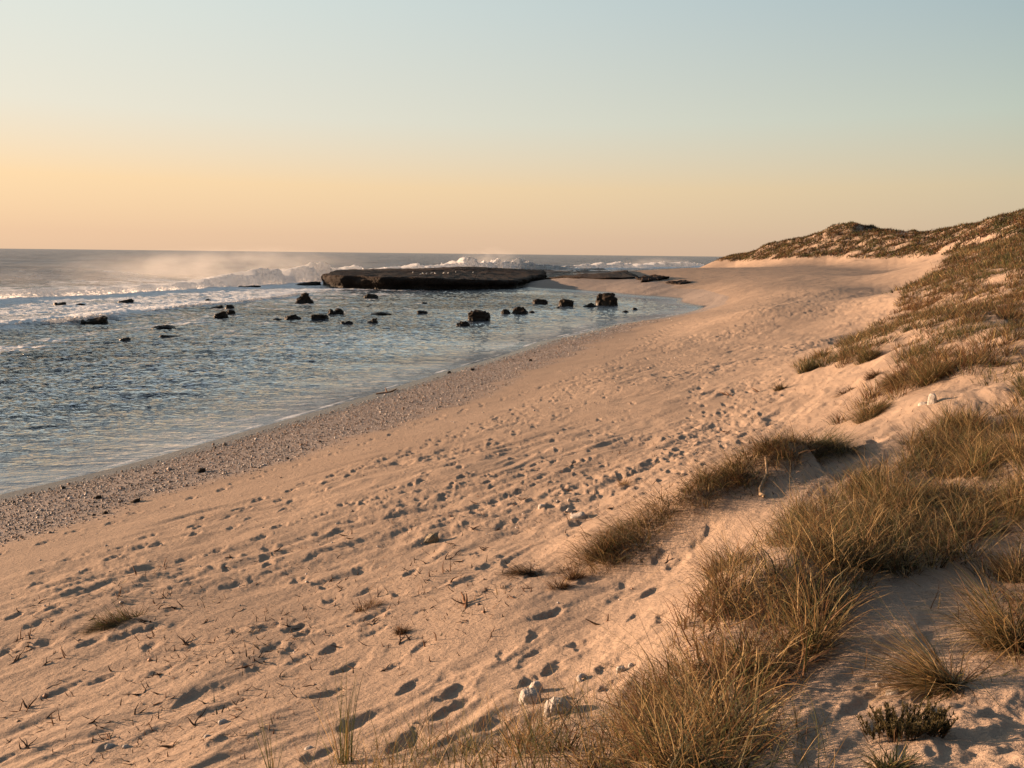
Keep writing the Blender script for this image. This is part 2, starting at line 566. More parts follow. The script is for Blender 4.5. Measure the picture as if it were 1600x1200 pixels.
# sea bed
for px, py, z in ((-200, 700, -0.9), (0, 690, -0.9), (200, 640, -0.9), (400, 600, -0.9), (600, 560, -0.9), (750, 520, -0.8), (900, 488, -0.7), (1000, 479, -0.4), (850, 462, -0.6),
                  (100, 560, -1.2), (300, 520, -1.2), (500, 480, -1.2), (650, 465, -1.2), (0, 500, -1.4), (-300, 600, -1.4), (-300, 480, -2), (200, 450, -2), (480, 442, -2), (620, 428, -2.2), (750, 424, -2), (850, 421, -1.5)):
    CP.append(tuple(at_z(px, py, z)))
for az, r in ((-60, 40), (-60, 150), (-40, 400), (-10, 400), (0, 500), (8, 400), (-60, 600), (5, 900), (20, 900), (-30, 900)):
    CP.append((r * math.sin(R(az)), r * math.cos(R(az)), -2.5))
CP = np.array(CP)
OX, OY = 0.0, -2.5                          # the sheet is laid out in rings round a point just behind the viewer

def polar(x, y):
    return np.arctan2(x - OX, y - OY), np.log(np.hypot(x - OX, y - OY))

def rbf_fit(P, smooth=2e-4):
    a, l = polar(P[:, 0], P[:, 1])
    Q = np.stack([a * 1.6, l], 1)
    d = np.linalg.norm(Q[:, None] - Q[None], axis=2)
    K = np.where(d > 1e-9, d ** 2 * np.log(np.maximum(d, 1e-9)), 0) + smooth * np.eye(len(Q))
    A = np.concatenate([np.ones((len(Q), 1)), Q], 1)
    n = len(Q)
    M = np.zeros((n + 3, n + 3))
    M[:n, :n], M[:n, n:], M[n:, :n] = K, A, A.T
    rhs = np.concatenate([P[:, 2], np.zeros(3)])
    return Q, np.linalg.solve(M, rhs)

RQ, RW = rbf_fit(CP)

def rbf_eval(a, l):
    a = np.clip(a, -1.15, 1.15)
    out = np.empty(a.shape)
    fa, fl, fo = a.ravel() * 1.6, l.ravel(), out.ravel()
    for i in range(0, len(fa), 20000):
        q = np.stack([fa[i:i + 20000], fl[i:i + 20000]], 1)
        d2 = ((q[:, None] - RQ[None]) ** 2).sum(2)
        k = 0.5 * d2 * np.log(np.maximum(d2, 1e-18))
        fo[i:i + 20000] = k @ RW[:-3] + RW[-3] + q @ RW[-2:]
    return fo.reshape(a.shape)

# ring grid
AZ = np.concatenate([np.linspace(R(-175), R(-42), 60, endpoint=False), np.linspace(R(-42), R(44), NAZ, endpoint=False), np.linspace(R(44), R(175), 60)])
rl = [math.log(0.8)]
while rl[-1] < math.log(1500):
    r = math.exp(rl[-1])
    hh = max(6.0 - (4.3 if r < 6 else 2.9 if r < 16 else 1.5), 1.7)
    step = 1.0 * r / (774 * hh)
    rl.append(rl[-1] + float(np.clip(step, 0.0021, 0.0062 if r < 320 else 0.03)) * RSTEP if r > 4.4 else rl[-1] + 0.03)
RL = np.array(rl)
A_, L_ = np.meshgrid(AZ, RL)                # rows: rings
RR = np.exp(L_)
GX, GY = OX + RR * np.sin(A_), OY + RR * np.cos(A_)

ca, cl = np.linspace(-1.2, 1.2, 260), np.linspace(RL[0], RL[-1], 260)
CA, CL = np.meshgrid(ca, cl)
CZ = rbf_eval(CA, CL)

def bilin(Z, fa, fl):
    i0 = np.clip(np.floor(fl).astype(int), 0, Z.shape[0] - 2)
    j0 = np.clip(np.floor(fa).astype(int), 0, Z.shape[1] - 2)
    u, v = np.clip(fa - j0, 0, 1), np.clip(fl - i0, 0, 1)
    return (Z[i0, j0] * (1 - u) + Z[i0, j0 + 1] * u) * (1 - v) + (Z[i0 + 1, j0] * (1 - u) + Z[i0 + 1, j0 + 1] * u) * v

GZ = bilin(CZ, (np.clip(A_, -1.2, 1.2) + 1.2) / (2.4 / 259), (L_ - RL[0]) / ((RL[-1] - RL[0]) / 259))
GZ = np.clip(GZ, -3, 16)

def ground(x, y, Z=None):
    """height of the sheet at world points"""
    a, l = polar(np.asarray(x, float), np.asarray(y, float))
    return bilin(GZ if Z is None else Z, np.interp(a, AZ, np.arange(len(AZ))), np.interp(l, RL, np.arange(len(RL))))

TS = np.exp(np.linspace(math.log(1.8), math.log(700), 1600))
def hit(px, py):
    """where the line of sight through a photo pixel meets the sheet"""
    d = np.array(ray(px, py))
    P = np.array((0, 0, H)) + TS[:, None] * d
    below = np.nonzero(P[:, 2] < ground(P[:, 0], P[:, 1]))[0]
    if not len(below):
        return None
    k = max(below[0], 1)
    a, b = TS[k - 1], TS[k]
    for _ in range(18):
        mth = 0.5 * (a + b)
        p = np.array((0, 0, H)) + mth * d
        if p[2] < float(ground(p[0], p[1])):
            b = mth
        else:
            a = mth
    return np.array((0, 0, H)) + 0.5 * (a + b) * d

# ---- masks on the sheet
sd, sside = polydist(GX, GY, SHORE)
nd_, nside = polydist(GX, GY, NEAR_SHORE)
s_near = np.where(nside > 0, nd_, -nd_)           # distance up the beach from the near waterline
rr = RR
GPX, GPY, GD = project(np.stack([GX.ravel(), GY.ravel(), GZ.ravel()], 1))
GPX, GPY, GD = (v.reshape(GX.shape) for v in (GPX, GPY, GD))

# plant cover of the dunes, as ground areas (outlined where the photo shows them)
VEG_FAR = [(1108, 414), (1150, 408), (1200, 405), (1230, 402), (1300, 401), (1380, 403), (1440, 400), (1490, 396), (1520, 400), (1700, 400), (1700, 280), (1080, 280)]
VEG_MID = [(1405, 462), (1440, 440), (1475, 412), (1500, 392), (1545, 374), (1600, 364), (2150, 350), (2150, 640), (1600, 640), (1520, 600), (1440, 590), (1385, 640), (1330, 668), (1310, 660), (1350, 620), (1400, 590), (1408, 548), (1380, 545), (1310, 575), (1250, 580), (1240, 570), (1300, 548), (1370, 505), (1400, 490)]
VEG_NEAR = [(1010, 1090), (1045, 1010), (1080, 950), (1130, 880), (1200, 845), (1260, 790), (1330, 765), (1400, 735), (1425, 690), (1500, 650), (2300, 600), (2300, 850), (1600, 840), (1500, 880), (1440, 895), (1360, 900), (1320, 950), (1280, 1010), (1260, 1080), (1240, 1130), (1180, 1150), (1100, 1260), (700, 1260), (780, 1190), (900, 1130)]
VEG_RIDGE = [(990, 835), (1060, 790), (1130, 740), (1200, 690), (1250, 675), (1310, 700), (1330, 715), (1240, 712), (1190, 745), (1160, 790), (1100, 825), (1040, 835), (990, 850), (960, 880), (915, 905), (880, 895), (930, 860)]
veg = np.zeros(GX.shape)
veg[in_poly(GPX, GPY, VEG_FAR) & (GD > 115)] = 1
veg[in_poly(GPX, GPY, VEG_MID) & (GD > 9.5) & (GD < 130)] = 1
veg[in_poly(GPX, GPY, VEG_NEAR) & (GD < 11)] = 1
veg[(A_ > R(32)) & (GX > 2.5)] = np.maximum(veg, 0.8)[(A_ > R(32)) & (GX > 2.5)]
veg[(GD > 200) & (GZ > 4.5)] = 1
def box(Z, k, ax):
    Zp = np.concatenate([np.repeat(Z.take([0], ax), k + 1, ax), Z, np.repeat(Z.take([-1], ax), k, ax)], ax)
    c = np.cumsum(Zp, ax)
    n = Z.shape[ax]
    return (c.take(range(2 * k + 1, 2 * k + 1 + n), ax) - c.take(range(0, n), ax)) / (2 * k + 1)
for _ in range(3):
    veg = box(box(veg, 34, 1), 34, 0)

# ---- relief
land = sstep(-0.05, 0.35, GZ)
near = sstep(140, 60, rr)
farw = sstep(70, 140, rr)
# hummocks under plants; larger ones on the far dunes
GZ += veg * (0.16 * fbm2(GX * 0.55, GY * 0.55, 4, 3) * sstep(2.5, 7, rr) * near)
slope_far = farw * sstep(3.0, 6.5, GZ)
hum = fbm2(GX / 16, GY / 16, 5, 11)
rid = 1 - np.abs(fbm2(GX / 11 + 5, GY / 11, 4, 15)) * 1.6
GZ += slope_far * (0.9 * hum + 0.75 * (rid - 0.5)) * np.clip((GZ - 3) / 6, 0, 1.2)
# wind-drawn streaks: long across the beach at about 42 degrees
ca_, sa_ = math.cos(R(43)), math.sin(R(43))
U, V = GX * ca_ + GY * sa_, -GX * sa_ + GY * ca_
warp = 0.25 * pn2(GX * 0.7, GY * 0.7, 21)
soft = sstep(6.5, 10.5, s_near + 1.5 * pn2(GX * 0.25, GY * 0.25, 8)) * land
patch = 0.55 + 0.45 * np.clip(pn2(GX * 0.22 + 3, GY * 0.22, 31) * 1.4 + 0.3, -0.6, 1)
# crests lean with the light: gentle on the seaward side, steep to leeward
lean_ = 0.16 * pn2(U / 2.2 + 3, V / 0.7, 55)
Vw = V + warp + lean_
wob_ = 0.25 * pn2(U / 0.9, V / 0.9, 56)
streak = 0.034 * pn2(U / 1.9, (Vw + wob_) / 0.5, 41) + 0.050 * (0.4 - np.abs(pn2(U / 2.4 + 7, (Vw + wob_) / 0.62, 51))) + 0.034 * (0.4 - np.abs(pn2(U / 1.0, (Vw + 0.5 * wob_) / 0.27 + 3, 52)))
streak += 0.019 * pn2(U / 0.9, Vw / 0.24, 42) + 0.011 * (0.4 - np.abs(pn2(U / 0.42, Vw / 0.12, 57))) * sstep(26, 12, rr) + 0.008 * pn2(U / 0.33, V / 0.11, 43) * sstep(30, 14, rr)
streak += 0.0035 * pn2(U / 0.16, V / 0.05, 45) * sstep(14, 7, rr) + 0.026 * fbm2(U / 0.42, V / 0.2, 4, 48, 0.6) * sstep(-0.4, 0.5, pn2(GX * 0.35, GY * 0.35, 49))
GZ += soft * near * patch * streak
GZ += soft * near * 0.035 * fbm2(GX / 2.6, GY / 2.6, 3, 44)
GZ += land * sstep(320, 200, rr) * sstep(35, 80, rr) * 0.055 * fbm2(U / 6, V / 2.2, 4, 46) * (1 - veg)
# smooth lower face of the beach: slight undulation only
GZ += land * (1 - soft) * near * 0.012 * fbm2(U / 2.0, V / 0.8, 3, 47)
GZ = np.maximum(GZ, -3)

# ---- small grass-capped ridge below the viewer: steep on the lee side
RIDGE = [tuple(hit(*p)[:2]) for p in ((905, 898), (975, 858), (1050, 820), (1120, 782), (1185, 742), (1250, 716), (1320, 712))]
def ridge(pts, hgt, wl, wr, seed):
    """sand ridge along a line, WL wide on the left of its direction and WR on the right, dying out at both ends"""
    best, sg, arc, tot = np.full(GX.shape, 1e9), np.zeros(GX.shape), np.zeros(GX.shape), 0.0
    for (ax, ay), (bx, by) in zip(pts[:-1], pts[1:]):
        dx, dy = bx - ax, by - ay
        L = math.hypot(dx, dy)
        t = np.clip(((GX - ax) * dx + (GY - ay) * dy) / L ** 2, 0, 1)
        d = np.hypot(GX - ax - t * dx, GY - ay - t * dy)
        m = d < best
        best = np.where(m, d, best)
        sg = np.where(m, ((GX - ax) * dy - (GY - ay) * dx) / L, sg)
        arc = np.where(m, tot + t * L, arc)
        tot += L
    e = min(1.2, tot * 0.3)
    w = wl + (wr - wl) * sstep(-0.25, 0.25, sg)
    return hgt * np.exp(-(best / w) ** 2) * sstep(0, e, arc) * sstep(0, e, tot - arc) * (0.8 + 0.5 * pn2(GX * 0.9, GY * 0.9, seed))
BANK = [tuple(hit(*p)[:2]) for p in ((1040, 1110), (1080, 1040), (1130, 970), (1210, 915), (1310, 890), (1420, 865))]
rh = ridge(RIDGE, 0.40, 0.95, 0.45, 81) + ridge(BANK, 0.22, 0.55, 0.5, 83)
GZ += rh
# ---- the knob on the crest of the far dune
kb = at_y(1326, 358, 222)
GZ += 1.0 * np.exp(-((GX - kb[0]) ** 2 + (GY - kb[1]) ** 2) / 6.5 ** 2)
# ---- footprints and pits
def stamp(x, y, ang, a, b, dep, rim=0.3):
    az, l = math.atan2(x - OX, y - OY), math.log(math.hypot(x - OX, y - OY))
    r = math.exp(l)
    w = 2.0 * max(a, b)
    j0, j1 = np.searchsorted(AZ, (az - w / r, az + w / r))
    i0, i1 = np.searchsorted(RL, (math.log(max(r - w, 0.5)), math.log(r + w)))
    if j1 - j0 < 2 or i1 - i0 < 2:
        return
    dx, dy = GX[i0:i1, j0:j1] - x, GY[i0:i1, j0:j1] - y
    u, v = (dx * math.cos(ang) + dy * math.sin(ang)) / a, (-dx * math.sin(ang) + dy * math.cos(ang)) / b
    q = np.hypot(u, v) * (1 + 0.15 * np.sin(3 * np.arctan2(v, u) + x * 7) + 0.35 * pn2(dx / (0.5 * a) + x, dy / (0.5 * a) + y, 91))
    g = np.clip(1 - q ** 2, 0, 1)
    lee = np.clip(1 - 0.75 * (dx - 0.25 * dy) / max(a, b), 0.15, 1.8)
    GZ[i0:i1, j0:j1] += -dep * g * lee + rim * dep * np.exp(-((q - 1.2) / 0.28) ** 2)

TRACKS = [[(0, 868), (40, 855), (130, 830), (200, 808), (280, 785), (330, 770), (400, 745), (520, 708), (640, 668), (760, 630), (900, 590), (960, 565), (1040, 520)],
          [(0, 925), (60, 915), (150, 885), (240, 850), (340, 828), (400, 810), (470, 780), (560, 735), (660, 702), (760, 670), (800, 655), (870, 628), (960, 595), (1050, 560), (1110, 545)],
          [(0, 935), (100, 905), (220, 860), (290, 838), (350, 808), (430, 780), (520, 745), (620, 715), (720, 680), (790, 650), (900, 610), (1000, 580)],
          [(60, 890), (200, 850), (330, 810), (480, 755), (600, 715), (720, 672), (830, 630), (950, 580), (1060, 540), (1140, 520)],
          [(350, 860), (470, 815), (540, 790), (620, 765), (680, 735), (750, 700), (820, 670), (880, 645), (960, 610), (1060, 575), (1150, 550)],
          [(1020, 870), (1040, 830), (1080, 800), (1060, 770), (1080, 745), (1060, 720), (1075, 690), (1085, 660), (1095, 630), (1085, 610), (1120, 570)],
          [(1150, 700), (1135, 670), (1130, 645), (1150, 620), (1180, 600), (1220, 570), (1260, 545)],
          [(850, 790), (900, 760), (960, 740), (1020, 730), (1080, 680)],
          [(1000, 530), (1060, 505), (1150, 485), (1210, 460), (1280, 445), (1330, 440)],
          [(1010, 540), (1100, 520), (1200, 500), (1300, 480), (1380, 465)],
          [(500, 830), (620, 800), (700, 770), (800, 740), (880, 720)]]
prng = random.Random(5)
for tr in TRACKS:
    W = [hit(*p) for p in tr]
    W = [w for w in W if w is not None]
    carry, k = 0.0, prng.randrange(2)
    for p, q in zip(W[:-1], W[1:]):
        dx, dy = q[0] - p[0], q[1] - p[1]
        L = math.hypot(dx, dy)
        if L < 1e-3:
            continue
        ang = math.atan2(dy, dx)
        while carry < L:
            sd_ = 0.13 if k % 2 else -0.13
            x = p[0] + dx * carry / L - math.sin(ang) * sd_ + prng.uniform(-.06, .06)
            y = p[1] + dy * carry / L + math.cos(ang) * sd_ + prng.uniform(-.06, .06)
            big = 1.0 if math.hypot(x, y) < 45 else 1.5
            stamp(x, y, ang + prng.uniform(-.3, .3), 0.17 * big, 0.085 * big, prng.uniform(0.02, 0.038) * big, 0.25)
            carry += prng.uniform(0.52, 0.74)
            k += 1
        carry -= L
# trodden soft sand
SOFT_PX = [(0, 940), (200, 890), (420, 830), (620, 760), (820, 690), (1000, 620), (1130, 560), (1250, 520), (1360, 480), (1400, 500), (1240, 590), (1160, 680), (1020, 790), (880, 870), (780, 950), (700, 1010), (400, 1020), (200, 1010), (0, 1020)]
n_done = 0
while n_done < 110:
    px, py = prng.uniform(0, 1400), prng.uniform(470, 1030)
    if not in_poly(np.array([px]), np.array([py]), SOFT_PX)[0]:
        continue
    w = hit(px, py)
    n_done += 1
    if w is None or w[1] > 90:
        continue
    big = 1.0 if w[1] < 25 else 1.4
    stamp(w[0], w[1], prng.gauss(0.95, 0.7), prng.uniform(.11, .2) * big, prng.uniform(.06, .1) * big, prng.uniform(.008, .03) * big, 0.2)
# the wide trampled belt farther up the beach: many small shallow prints
n_done = 0
while n_done < 1300:
    px, py = prng.uniform(300, 1420), prng.uniform(455, 800)
    n_done += 1
    if not in_poly(np.array([px]), np.array([py]), SOFT_PX)[0]:
        continue
    w = hit(px, py)
    if w is None or w[1] > 110 or w[1] < 11:
        continue
    if float(pn2(np.array([w[0] * 0.22]), np.array([w[1] * 0.12]), 93)[0]) < prng.uniform(-.35, .25):
        continue
    big = 1.0 + max(0, w[1] - 20) / 45
    stamp(w[0], w[1], R(62) + prng.gauss(0, .4), prng.uniform(.10, .17) * big, prng.uniform(.05, .085) * big, prng.uniform(.016, .034) * big, 0.25)
# deep pits near the viewer
for px, py, a, b, dep in ((915, 1005, .17, .12, .055), (868, 1042, .17, .09, .045), (955, 1040, .15, .09, .045), (1000, 958, .17, .09, .05), (715, 1078, .2, .12, .055), (700, 1112, .26, .1, .05), (860, 962, .17, .07, .04),
                          (1060, 880, .22, .12, .05), (960, 1068, .14, .08, .04), (512, 1085, .2, .09, .045), (725, 1097, .15, .1, .04), (640, 1160, .17, .12, .05), (930, 905, .24, .1, .045), (1020, 925, .24, .1, .05),
                          (905, 1085, .15, .09, .04), (790, 1020, .16, .08, .035), (870, 955, .14, .06, .035), (840, 990, .2, .08, .035), (590, 985, .16, .07, .035), (660, 1010, .2, .07, .035), (1090, 850, .2, .09, .04), (1130, 880, .18, .09, .04),
                          (560, 1130, .2, .1, .045), (640, 1075, .14, .08, .035), (500, 1180, .16, .1, .04), (1310, 690, .25, .12, .05), (1370, 690, .3, .14, .06), (1240, 830, .2, .1, .04), (1180, 850, .22, .1, .045), (300, 1090, .2, .08, .04), (165, 1060, .18, .07, .035), (360, 1150, .2, .09, .04), (180, 1160, .2, .07, .035),
                          (1000, 850, .16, .08, .04), (1110, 830, .2, .09, .04), (980, 870, .17, .08, .04), (1040, 960, .17, .09, .045), (830, 1065, .16, .09, .04), (770, 1130, .16, .1, .045), (620, 1040, .16, .07, .035), (540, 1045, .18, .07, .035)):
    w = hit(px, py)
    if w is not None:
        stamp(w[0], w[1], R(43) + prng.uniform(-.35, .35), a * 0.85, b * 0.85, dep * 0.56, 0.12)
# old blurred tread all over the near slope
for _ in range(60):
    px, py = prng.uniform(0, 1100), prng.uniform(860, 1200)
    w = hit(px, py)
    if w is None or bilin(veg, np.interp(math.atan2(w[0] - OX, w[1] - OY), AZ, np.arange(len(AZ))), np.interp(math.log(math.hypot(w[0] - OX, w[1] - OY)), RL, np.arange(len(RL)))) > 0.4:
        continue
    stamp(w[0], w[1], R(43) + prng.gauss(0, .3), prng.uniform(.12, .24), prng.uniform(.05, .1), prng.uniform(.006, .02), 0.2)

# ---- gravel and wet sand
gw = 5.3 - 2.2 * sstep(30, 75, rr)
gn_ = 0.9 * fbm2(GX * 0.4, GY * 0.4, 3, 61)
gravel = sstep(0.5, 1.2, s_near) * sstep(gw + 0.9, gw - 0.9, s_near + gn_) * (rr < 110)
far_gravel = in_poly(GPX, GPY, [(1000, 466), (1090, 484), (1130, 476), (1140, 464), (1100, 452), (1040, 450), (1010, 456)]) | in_poly(GPX, GPY, [(810, 452), (900, 454), (1000, 462), (1030, 455), (1060, 447), (1000, 436), (880, 432), (830, 440)])
gravel = np.clip(np.maximum(gravel, 0.75 * far_gravel * (GD > 80) * (GD < 200)), 0, 1)
wet = sstep(0.22, 0.07, GZ + 0.02 * pn2(GX * 1.5, GY * 1.5, 71))
ni, nj = GX.shape
idx = np.arange(ni * nj).reshape(ni, nj)
quads = np.stack([idx[:-1, :-1], idx[:-1, 1:], idx[1:, 1:], idx[1:, :-1]], -1).reshape(-1, 4)
wrap = np.stack([idx[:-1, -1], idx[:-1, 0], idx[1:, 0], idx[1:, -1]], -1)
cap_c = ni * nj
fan = np.stack([idx[0, :], np.full(nj, cap_c), np.roll(idx[0, :], -1)], -1)
GV = np.concatenate([np.stack([GX.ravel(), GY.ravel(), GZ.ravel()], 1), [[OX, OY, float(GZ[0].mean())]]])
sand_o = mesh_obj("ground", GV, [np.concatenate([quads, wrap])[:, ::-1], fan], M_SAND, attrs={'gravel': np.append(gravel.ravel(), 0), 'wet': np.append(wet.ravel(), 0)})
tag(sand_o, kind='structure')
# ------------------------------------------------------------------ sea
B1_PX = [(-300, 490), (-120, 476), (0, 466), (130, 462), (270, 453), (330, 449), (400, 446), (450, 442), (500, 438), (560, 434)]
B2_PX = [(-300, 560), (-120, 533), (0, 516), (60, 510), (100, 506), (150, 502), (200, 492), (250, 487), (300, 480), (370, 474), (440, 465), (492, 457)]
B3_PX = [(600, 425), (690, 422), (740, 421), (800, 421), (850, 422), (900, 423)]
B4_PX = [(850, 420), (920, 420), (960, 419.5), (1010, 418.5), (1060, 417), (1100, 416)]
def zline(pts):
    return [tuple(at_z(px, py, 0.0)[:2]) for px, py in pts]
B1, B2, B3, B4 = (zline(b) for b in (B1_PX, B2_PX, B3_PX, B4_PX))
saz = np.concatenate([np.linspace(R(-88), R(-40), 90, endpoint=False), np.linspace(R(-40), R(26), NSEA, endpoint=False), np.linspace(R(26), R(60), 80)])
sl = [math.log(9.0)]
while sl[-1] < math.log(30000):
    r = math.exp(sl[-1])
    sl.append(sl[-1] + float(np.clip(1.0 * r / (774 * 6.0), 0.0026, 0.0042 if r < 170 else 0.008 if r < 500 else 0.03)) * RSTEP)
SA, SLG = np.meshgrid(saz, np.array(sl))
SR = np.exp(SLG)
SX, SY = SR * np.sin(SA), SR * np.cos(SA)
d1, q1 = polydist(SX, SY, B1)
d1 = np.where(q1 < 0, d1, -d1)             # >0: seaward of the breaker
d2, q2 = polydist(SX, SY, B2)
d2 = np.where(q2 < 0, d2, -d2)
d3, q3 = polydist(SX, SY, B3)
d3 = np.where(q3 < 0, d3, -d3)
d4, q4 = polydist(SX, SY, B4)
d4 = np.where(q4 < 0, d4, -d4)
dshore, _ = polydist(SX, SY, SHORE)
leftw = sstep(R(1), R(-8), SA)
off = sstep(-5, 40, d1) * leftw + sstep(185, 260, SR) * (1 - leftw)
cl_, sl_ = math.cos(R(12)), math.sin(R(12))
SU, SV = SX * cl_ + SY * sl_, -SX * sl_ + SY * cl_
calm = sstep(0.5, 12, dshore)
SZ = (0.018 + 0.05 * calm) * (1 - off) * fbm2(SU / 2.6, SV / 1.1, 4, 101, 0.6) * sstep(500, 150, SR)
SZ += (1 - off) * calm * (0.035 * fbm2(SU / 9, SV / 4, 2, 105) + 0.075 * np.abs(fbm2(SU / 1.9 + 4, SV / 0.9, 3, 106, 0.6)) * sstep(260, 120, SR))
swell = np.sin(SV / 46 * 2 * math.pi + 1.6 * pn2(SU / 160, SV / 120, 107)) * (0.55 + 0.45 * pn2(SU / 110, SV / 50, 108))
SZ += off * sstep(2500, 700, SR) * (0.55 * swell + 0.25 * fbm2(SU / 14, SV / 6, 4, 109))
# one unbroken swell standing up at the far left
sw_c = at_z(15, 437, 0.0)
dsw = SV - (-sw_c[0] * sl_ + sw_c[1] * cl_)
SZ += 2.2 * np.exp(-(dsw / 9) ** 2) * sstep(-sw_c[1] * 0.42, -sw_c[1] * 0.55, SX) * (SR < 600)
SZ += (1 - off) * calm * (0.075 * sstep(95, 40, SR) + 0.02) * (0.6 - np.abs(fbm2(SU / 1.3, SV / 0.46, 3, 112)))
SZ += 0.5 * np.exp(-((d2 - 1.5) / 2.2) ** 2) * sstep(110, 60, SR) * leftw * (SA < R(-11))
SZ = np.where(dshore < 2.5, SZ * np.clip(dshore / 2.5, 0.15, 1), SZ)
foam = np.zeros(SX.shape)
foam = np.maximum(foam, leftw * np.where(d1 > 0, np.exp(-d1 / 40), np.exp(d1 / 46) * 0.93))
foam = np.maximum(foam, leftw * sstep(R(-9), R(-16), SA) * np.where(d2 > 0, 0.70 + 0.28 * np.exp(-d2 / 5), 0.85 * np.exp(d2 / 2.5)) * (d1 < 3))
foam = np.maximum(foam, sstep(R(-17), R(-22), SA) * 0.62 * np.exp(-np.abs(d2 + 8) / 6) * (d2 < 0))
foam = np.maximum(foam, np.where(d3 > 0, np.exp(-d3 / 25), 1.0 * np.exp(d3 / 14)) * (SR > 190) * 0.9)
foam = np.maximum(foam, np.where(d4 > 0, np.exp(-d4 / 25), np.exp(d4 / 25)) * (SR > 200) * 0.95)
foam = np.maximum(foam, 0.16 * off * sstep(500, 200, SR) * leftw)
foam = np.maximum(foam, 0.16 * (1 - off) * calm)
gz_s = ground(SX, SY)
shallow = np.where(SR < 220, sstep(-0.75, 0.02, gz_s), 0)
foam = np.maximum(foam, (0.62 * np.exp(-((dshore - 0.22) / 0.16) ** 2) + 0.40 * np.exp(-((dshore - 1.3 - 0.4 * pn2(SX * 0.5, SY * 0.5, 121)) / 0.22) ** 2)) * (SR < 150))
mi, mj = SX.shape
idx = np.arange(mi * mj).reshape(mi, mj)
quads = np.stack([idx[:-1, :-1], idx[:-1, 1:], idx[1:, 1:], idx[1:, :-1]], -1).reshape(-1, 4)
# leave out water that lies well under dry land
keep = (gz_s < 0.6)
kq = keep.ravel()[quads].any(1)
sea_o = mesh_obj("sea", np.stack([SX.ravel(), SY.ravel(), SZ.ravel()], 1), quads[kq][:, ::-1], M_WATER, attrs={'calm': sstep(4, 26, dshore).ravel(), 'offshore': (off * sstep(90, 200, SR)).ravel(), 'foam': foam.ravel(), 'shallow': shallow.ravel()})
tag(sea_o, kind='structure')
# ------------------------------------------------------------------ rocks
def ico(sub):
    t = (1 + 5 ** 0.5) / 2
    v = [(-1, t, 0), (1, t, 0), (-1, -t, 0), (1, -t, 0), (0, -1, t), (0, 1, t), (0, -1, -t), (0, 1, -t), (t, 0, -1), (t, 0, 1), (-t, 0, -1), (-t, 0, 1)]
    f = [(0, 11, 5), (0, 5, 1), (0, 1, 7), (0, 7, 10), (0, 10, 11), (1, 5, 9), (5, 11, 4), (11, 10, 2), (10, 7, 6), (7, 1, 8), (3, 9, 4), (3, 4, 2), (3, 2, 6), (3, 6, 8), (3, 8, 9), (4, 9, 5), (2, 4, 11), (6, 2, 10), (8, 6, 7), (9, 8, 1)]
    v = [np.array(p) / np.linalg.norm(p) for p in v]
    for _ in range(sub):
        c, nf = {}, []
        def mid(a, b):
            k = (min(a, b), max(a, b))
            if k not in c:
                p = v[a] + v[b]
                v.append(p / np.linalg.norm(p))
                c[k] = len(v) - 1
            return c[k]
        for a, b, d in f:
            x, y, z = mid(a, b), mid(b, d), mid(d, a)
            nf += [(a, x, z), (b, y, x), (d, z, y), (x, y, z)]
        f = nf
    return np.array(v), np.array(f)

ICO4, ICO3, ICO2 = ico(4), ico(3), ico(2)

def rock_mesh(w, h, seed, style='boulder', base=ICO4, mat_soft=False):
    """a weathered rock w wide and h high standing on z=0, seen outline set by STYLE"""
    v = base[0].copy()
    n = v.copy()
    q = v.copy()
    p3 = 0.55 if style != 'pointed' else 0.75
    q = np.sign(q) * np.abs(q) ** p3                     # blockier than a ball
    q /= np.maximum(np.abs(q).max(0), 1e-6)
    if style == 'pointed':
        k = np.clip((q[:, 2] + 0.2) / 1.2, 0, 1)
        q[:, 0] = q[:, 0] * (1 - 0.72 * k) + 0.42 * k
        q[:, 1] *= 1 - 0.6 * k
    elif style == 'dome':
        k = np.clip(q[:, 2], 0, 1)
        q[:, :2] *= (1 - 0.45 * k ** 2)[:, None]
    elif style == 'wedge':
        q[:, 2] *= 0.62 + 0.38 * q[:, 0]
    elif style == 'twin':
        q[:, 2] *= 1 - 0.6 * np.exp(-((q[:, 0] + 0.25) / 0.2) ** 2)
    elif style == 'slab':
        q[:, 2] *= 0.75 + 0.25 * np.sin(q[:, 0] * 3 + seed)
    s = np.array((w / 2, w / 2 * (0.75 if style != 'slab' else 0.6), h))
    P = q * s
    sc = max(h, w * 0.22)
    m = min(w, 2.5 * h)
    P += (0.32 if mat_soft else 1.0) * n * (m * 0.16 * fbm3(v * 1.4 + seed * 3.7, 2, seed) + m * 0.075 * fbm3(v * 4 + seed, 3, seed + 5))[:, None] * np.array((1, 1, 0.8))
    P += n * (m * 0.03 * (1 - np.abs(fbm3(v * 9 + seed, 2, seed + 9))))[:, None]
    top = P[:, 2].max()
    P[:, 2] *= h / top
    P[:, 2] = np.maximum(P[:, 2], -0.35 * h - 0.1)
    P[:, 0] *= w / (P[P[:, 2] > 0.02 * h, 0].max() - P[P[:, 2] > 0.02 * h, 0].min())
    return P, base[1]

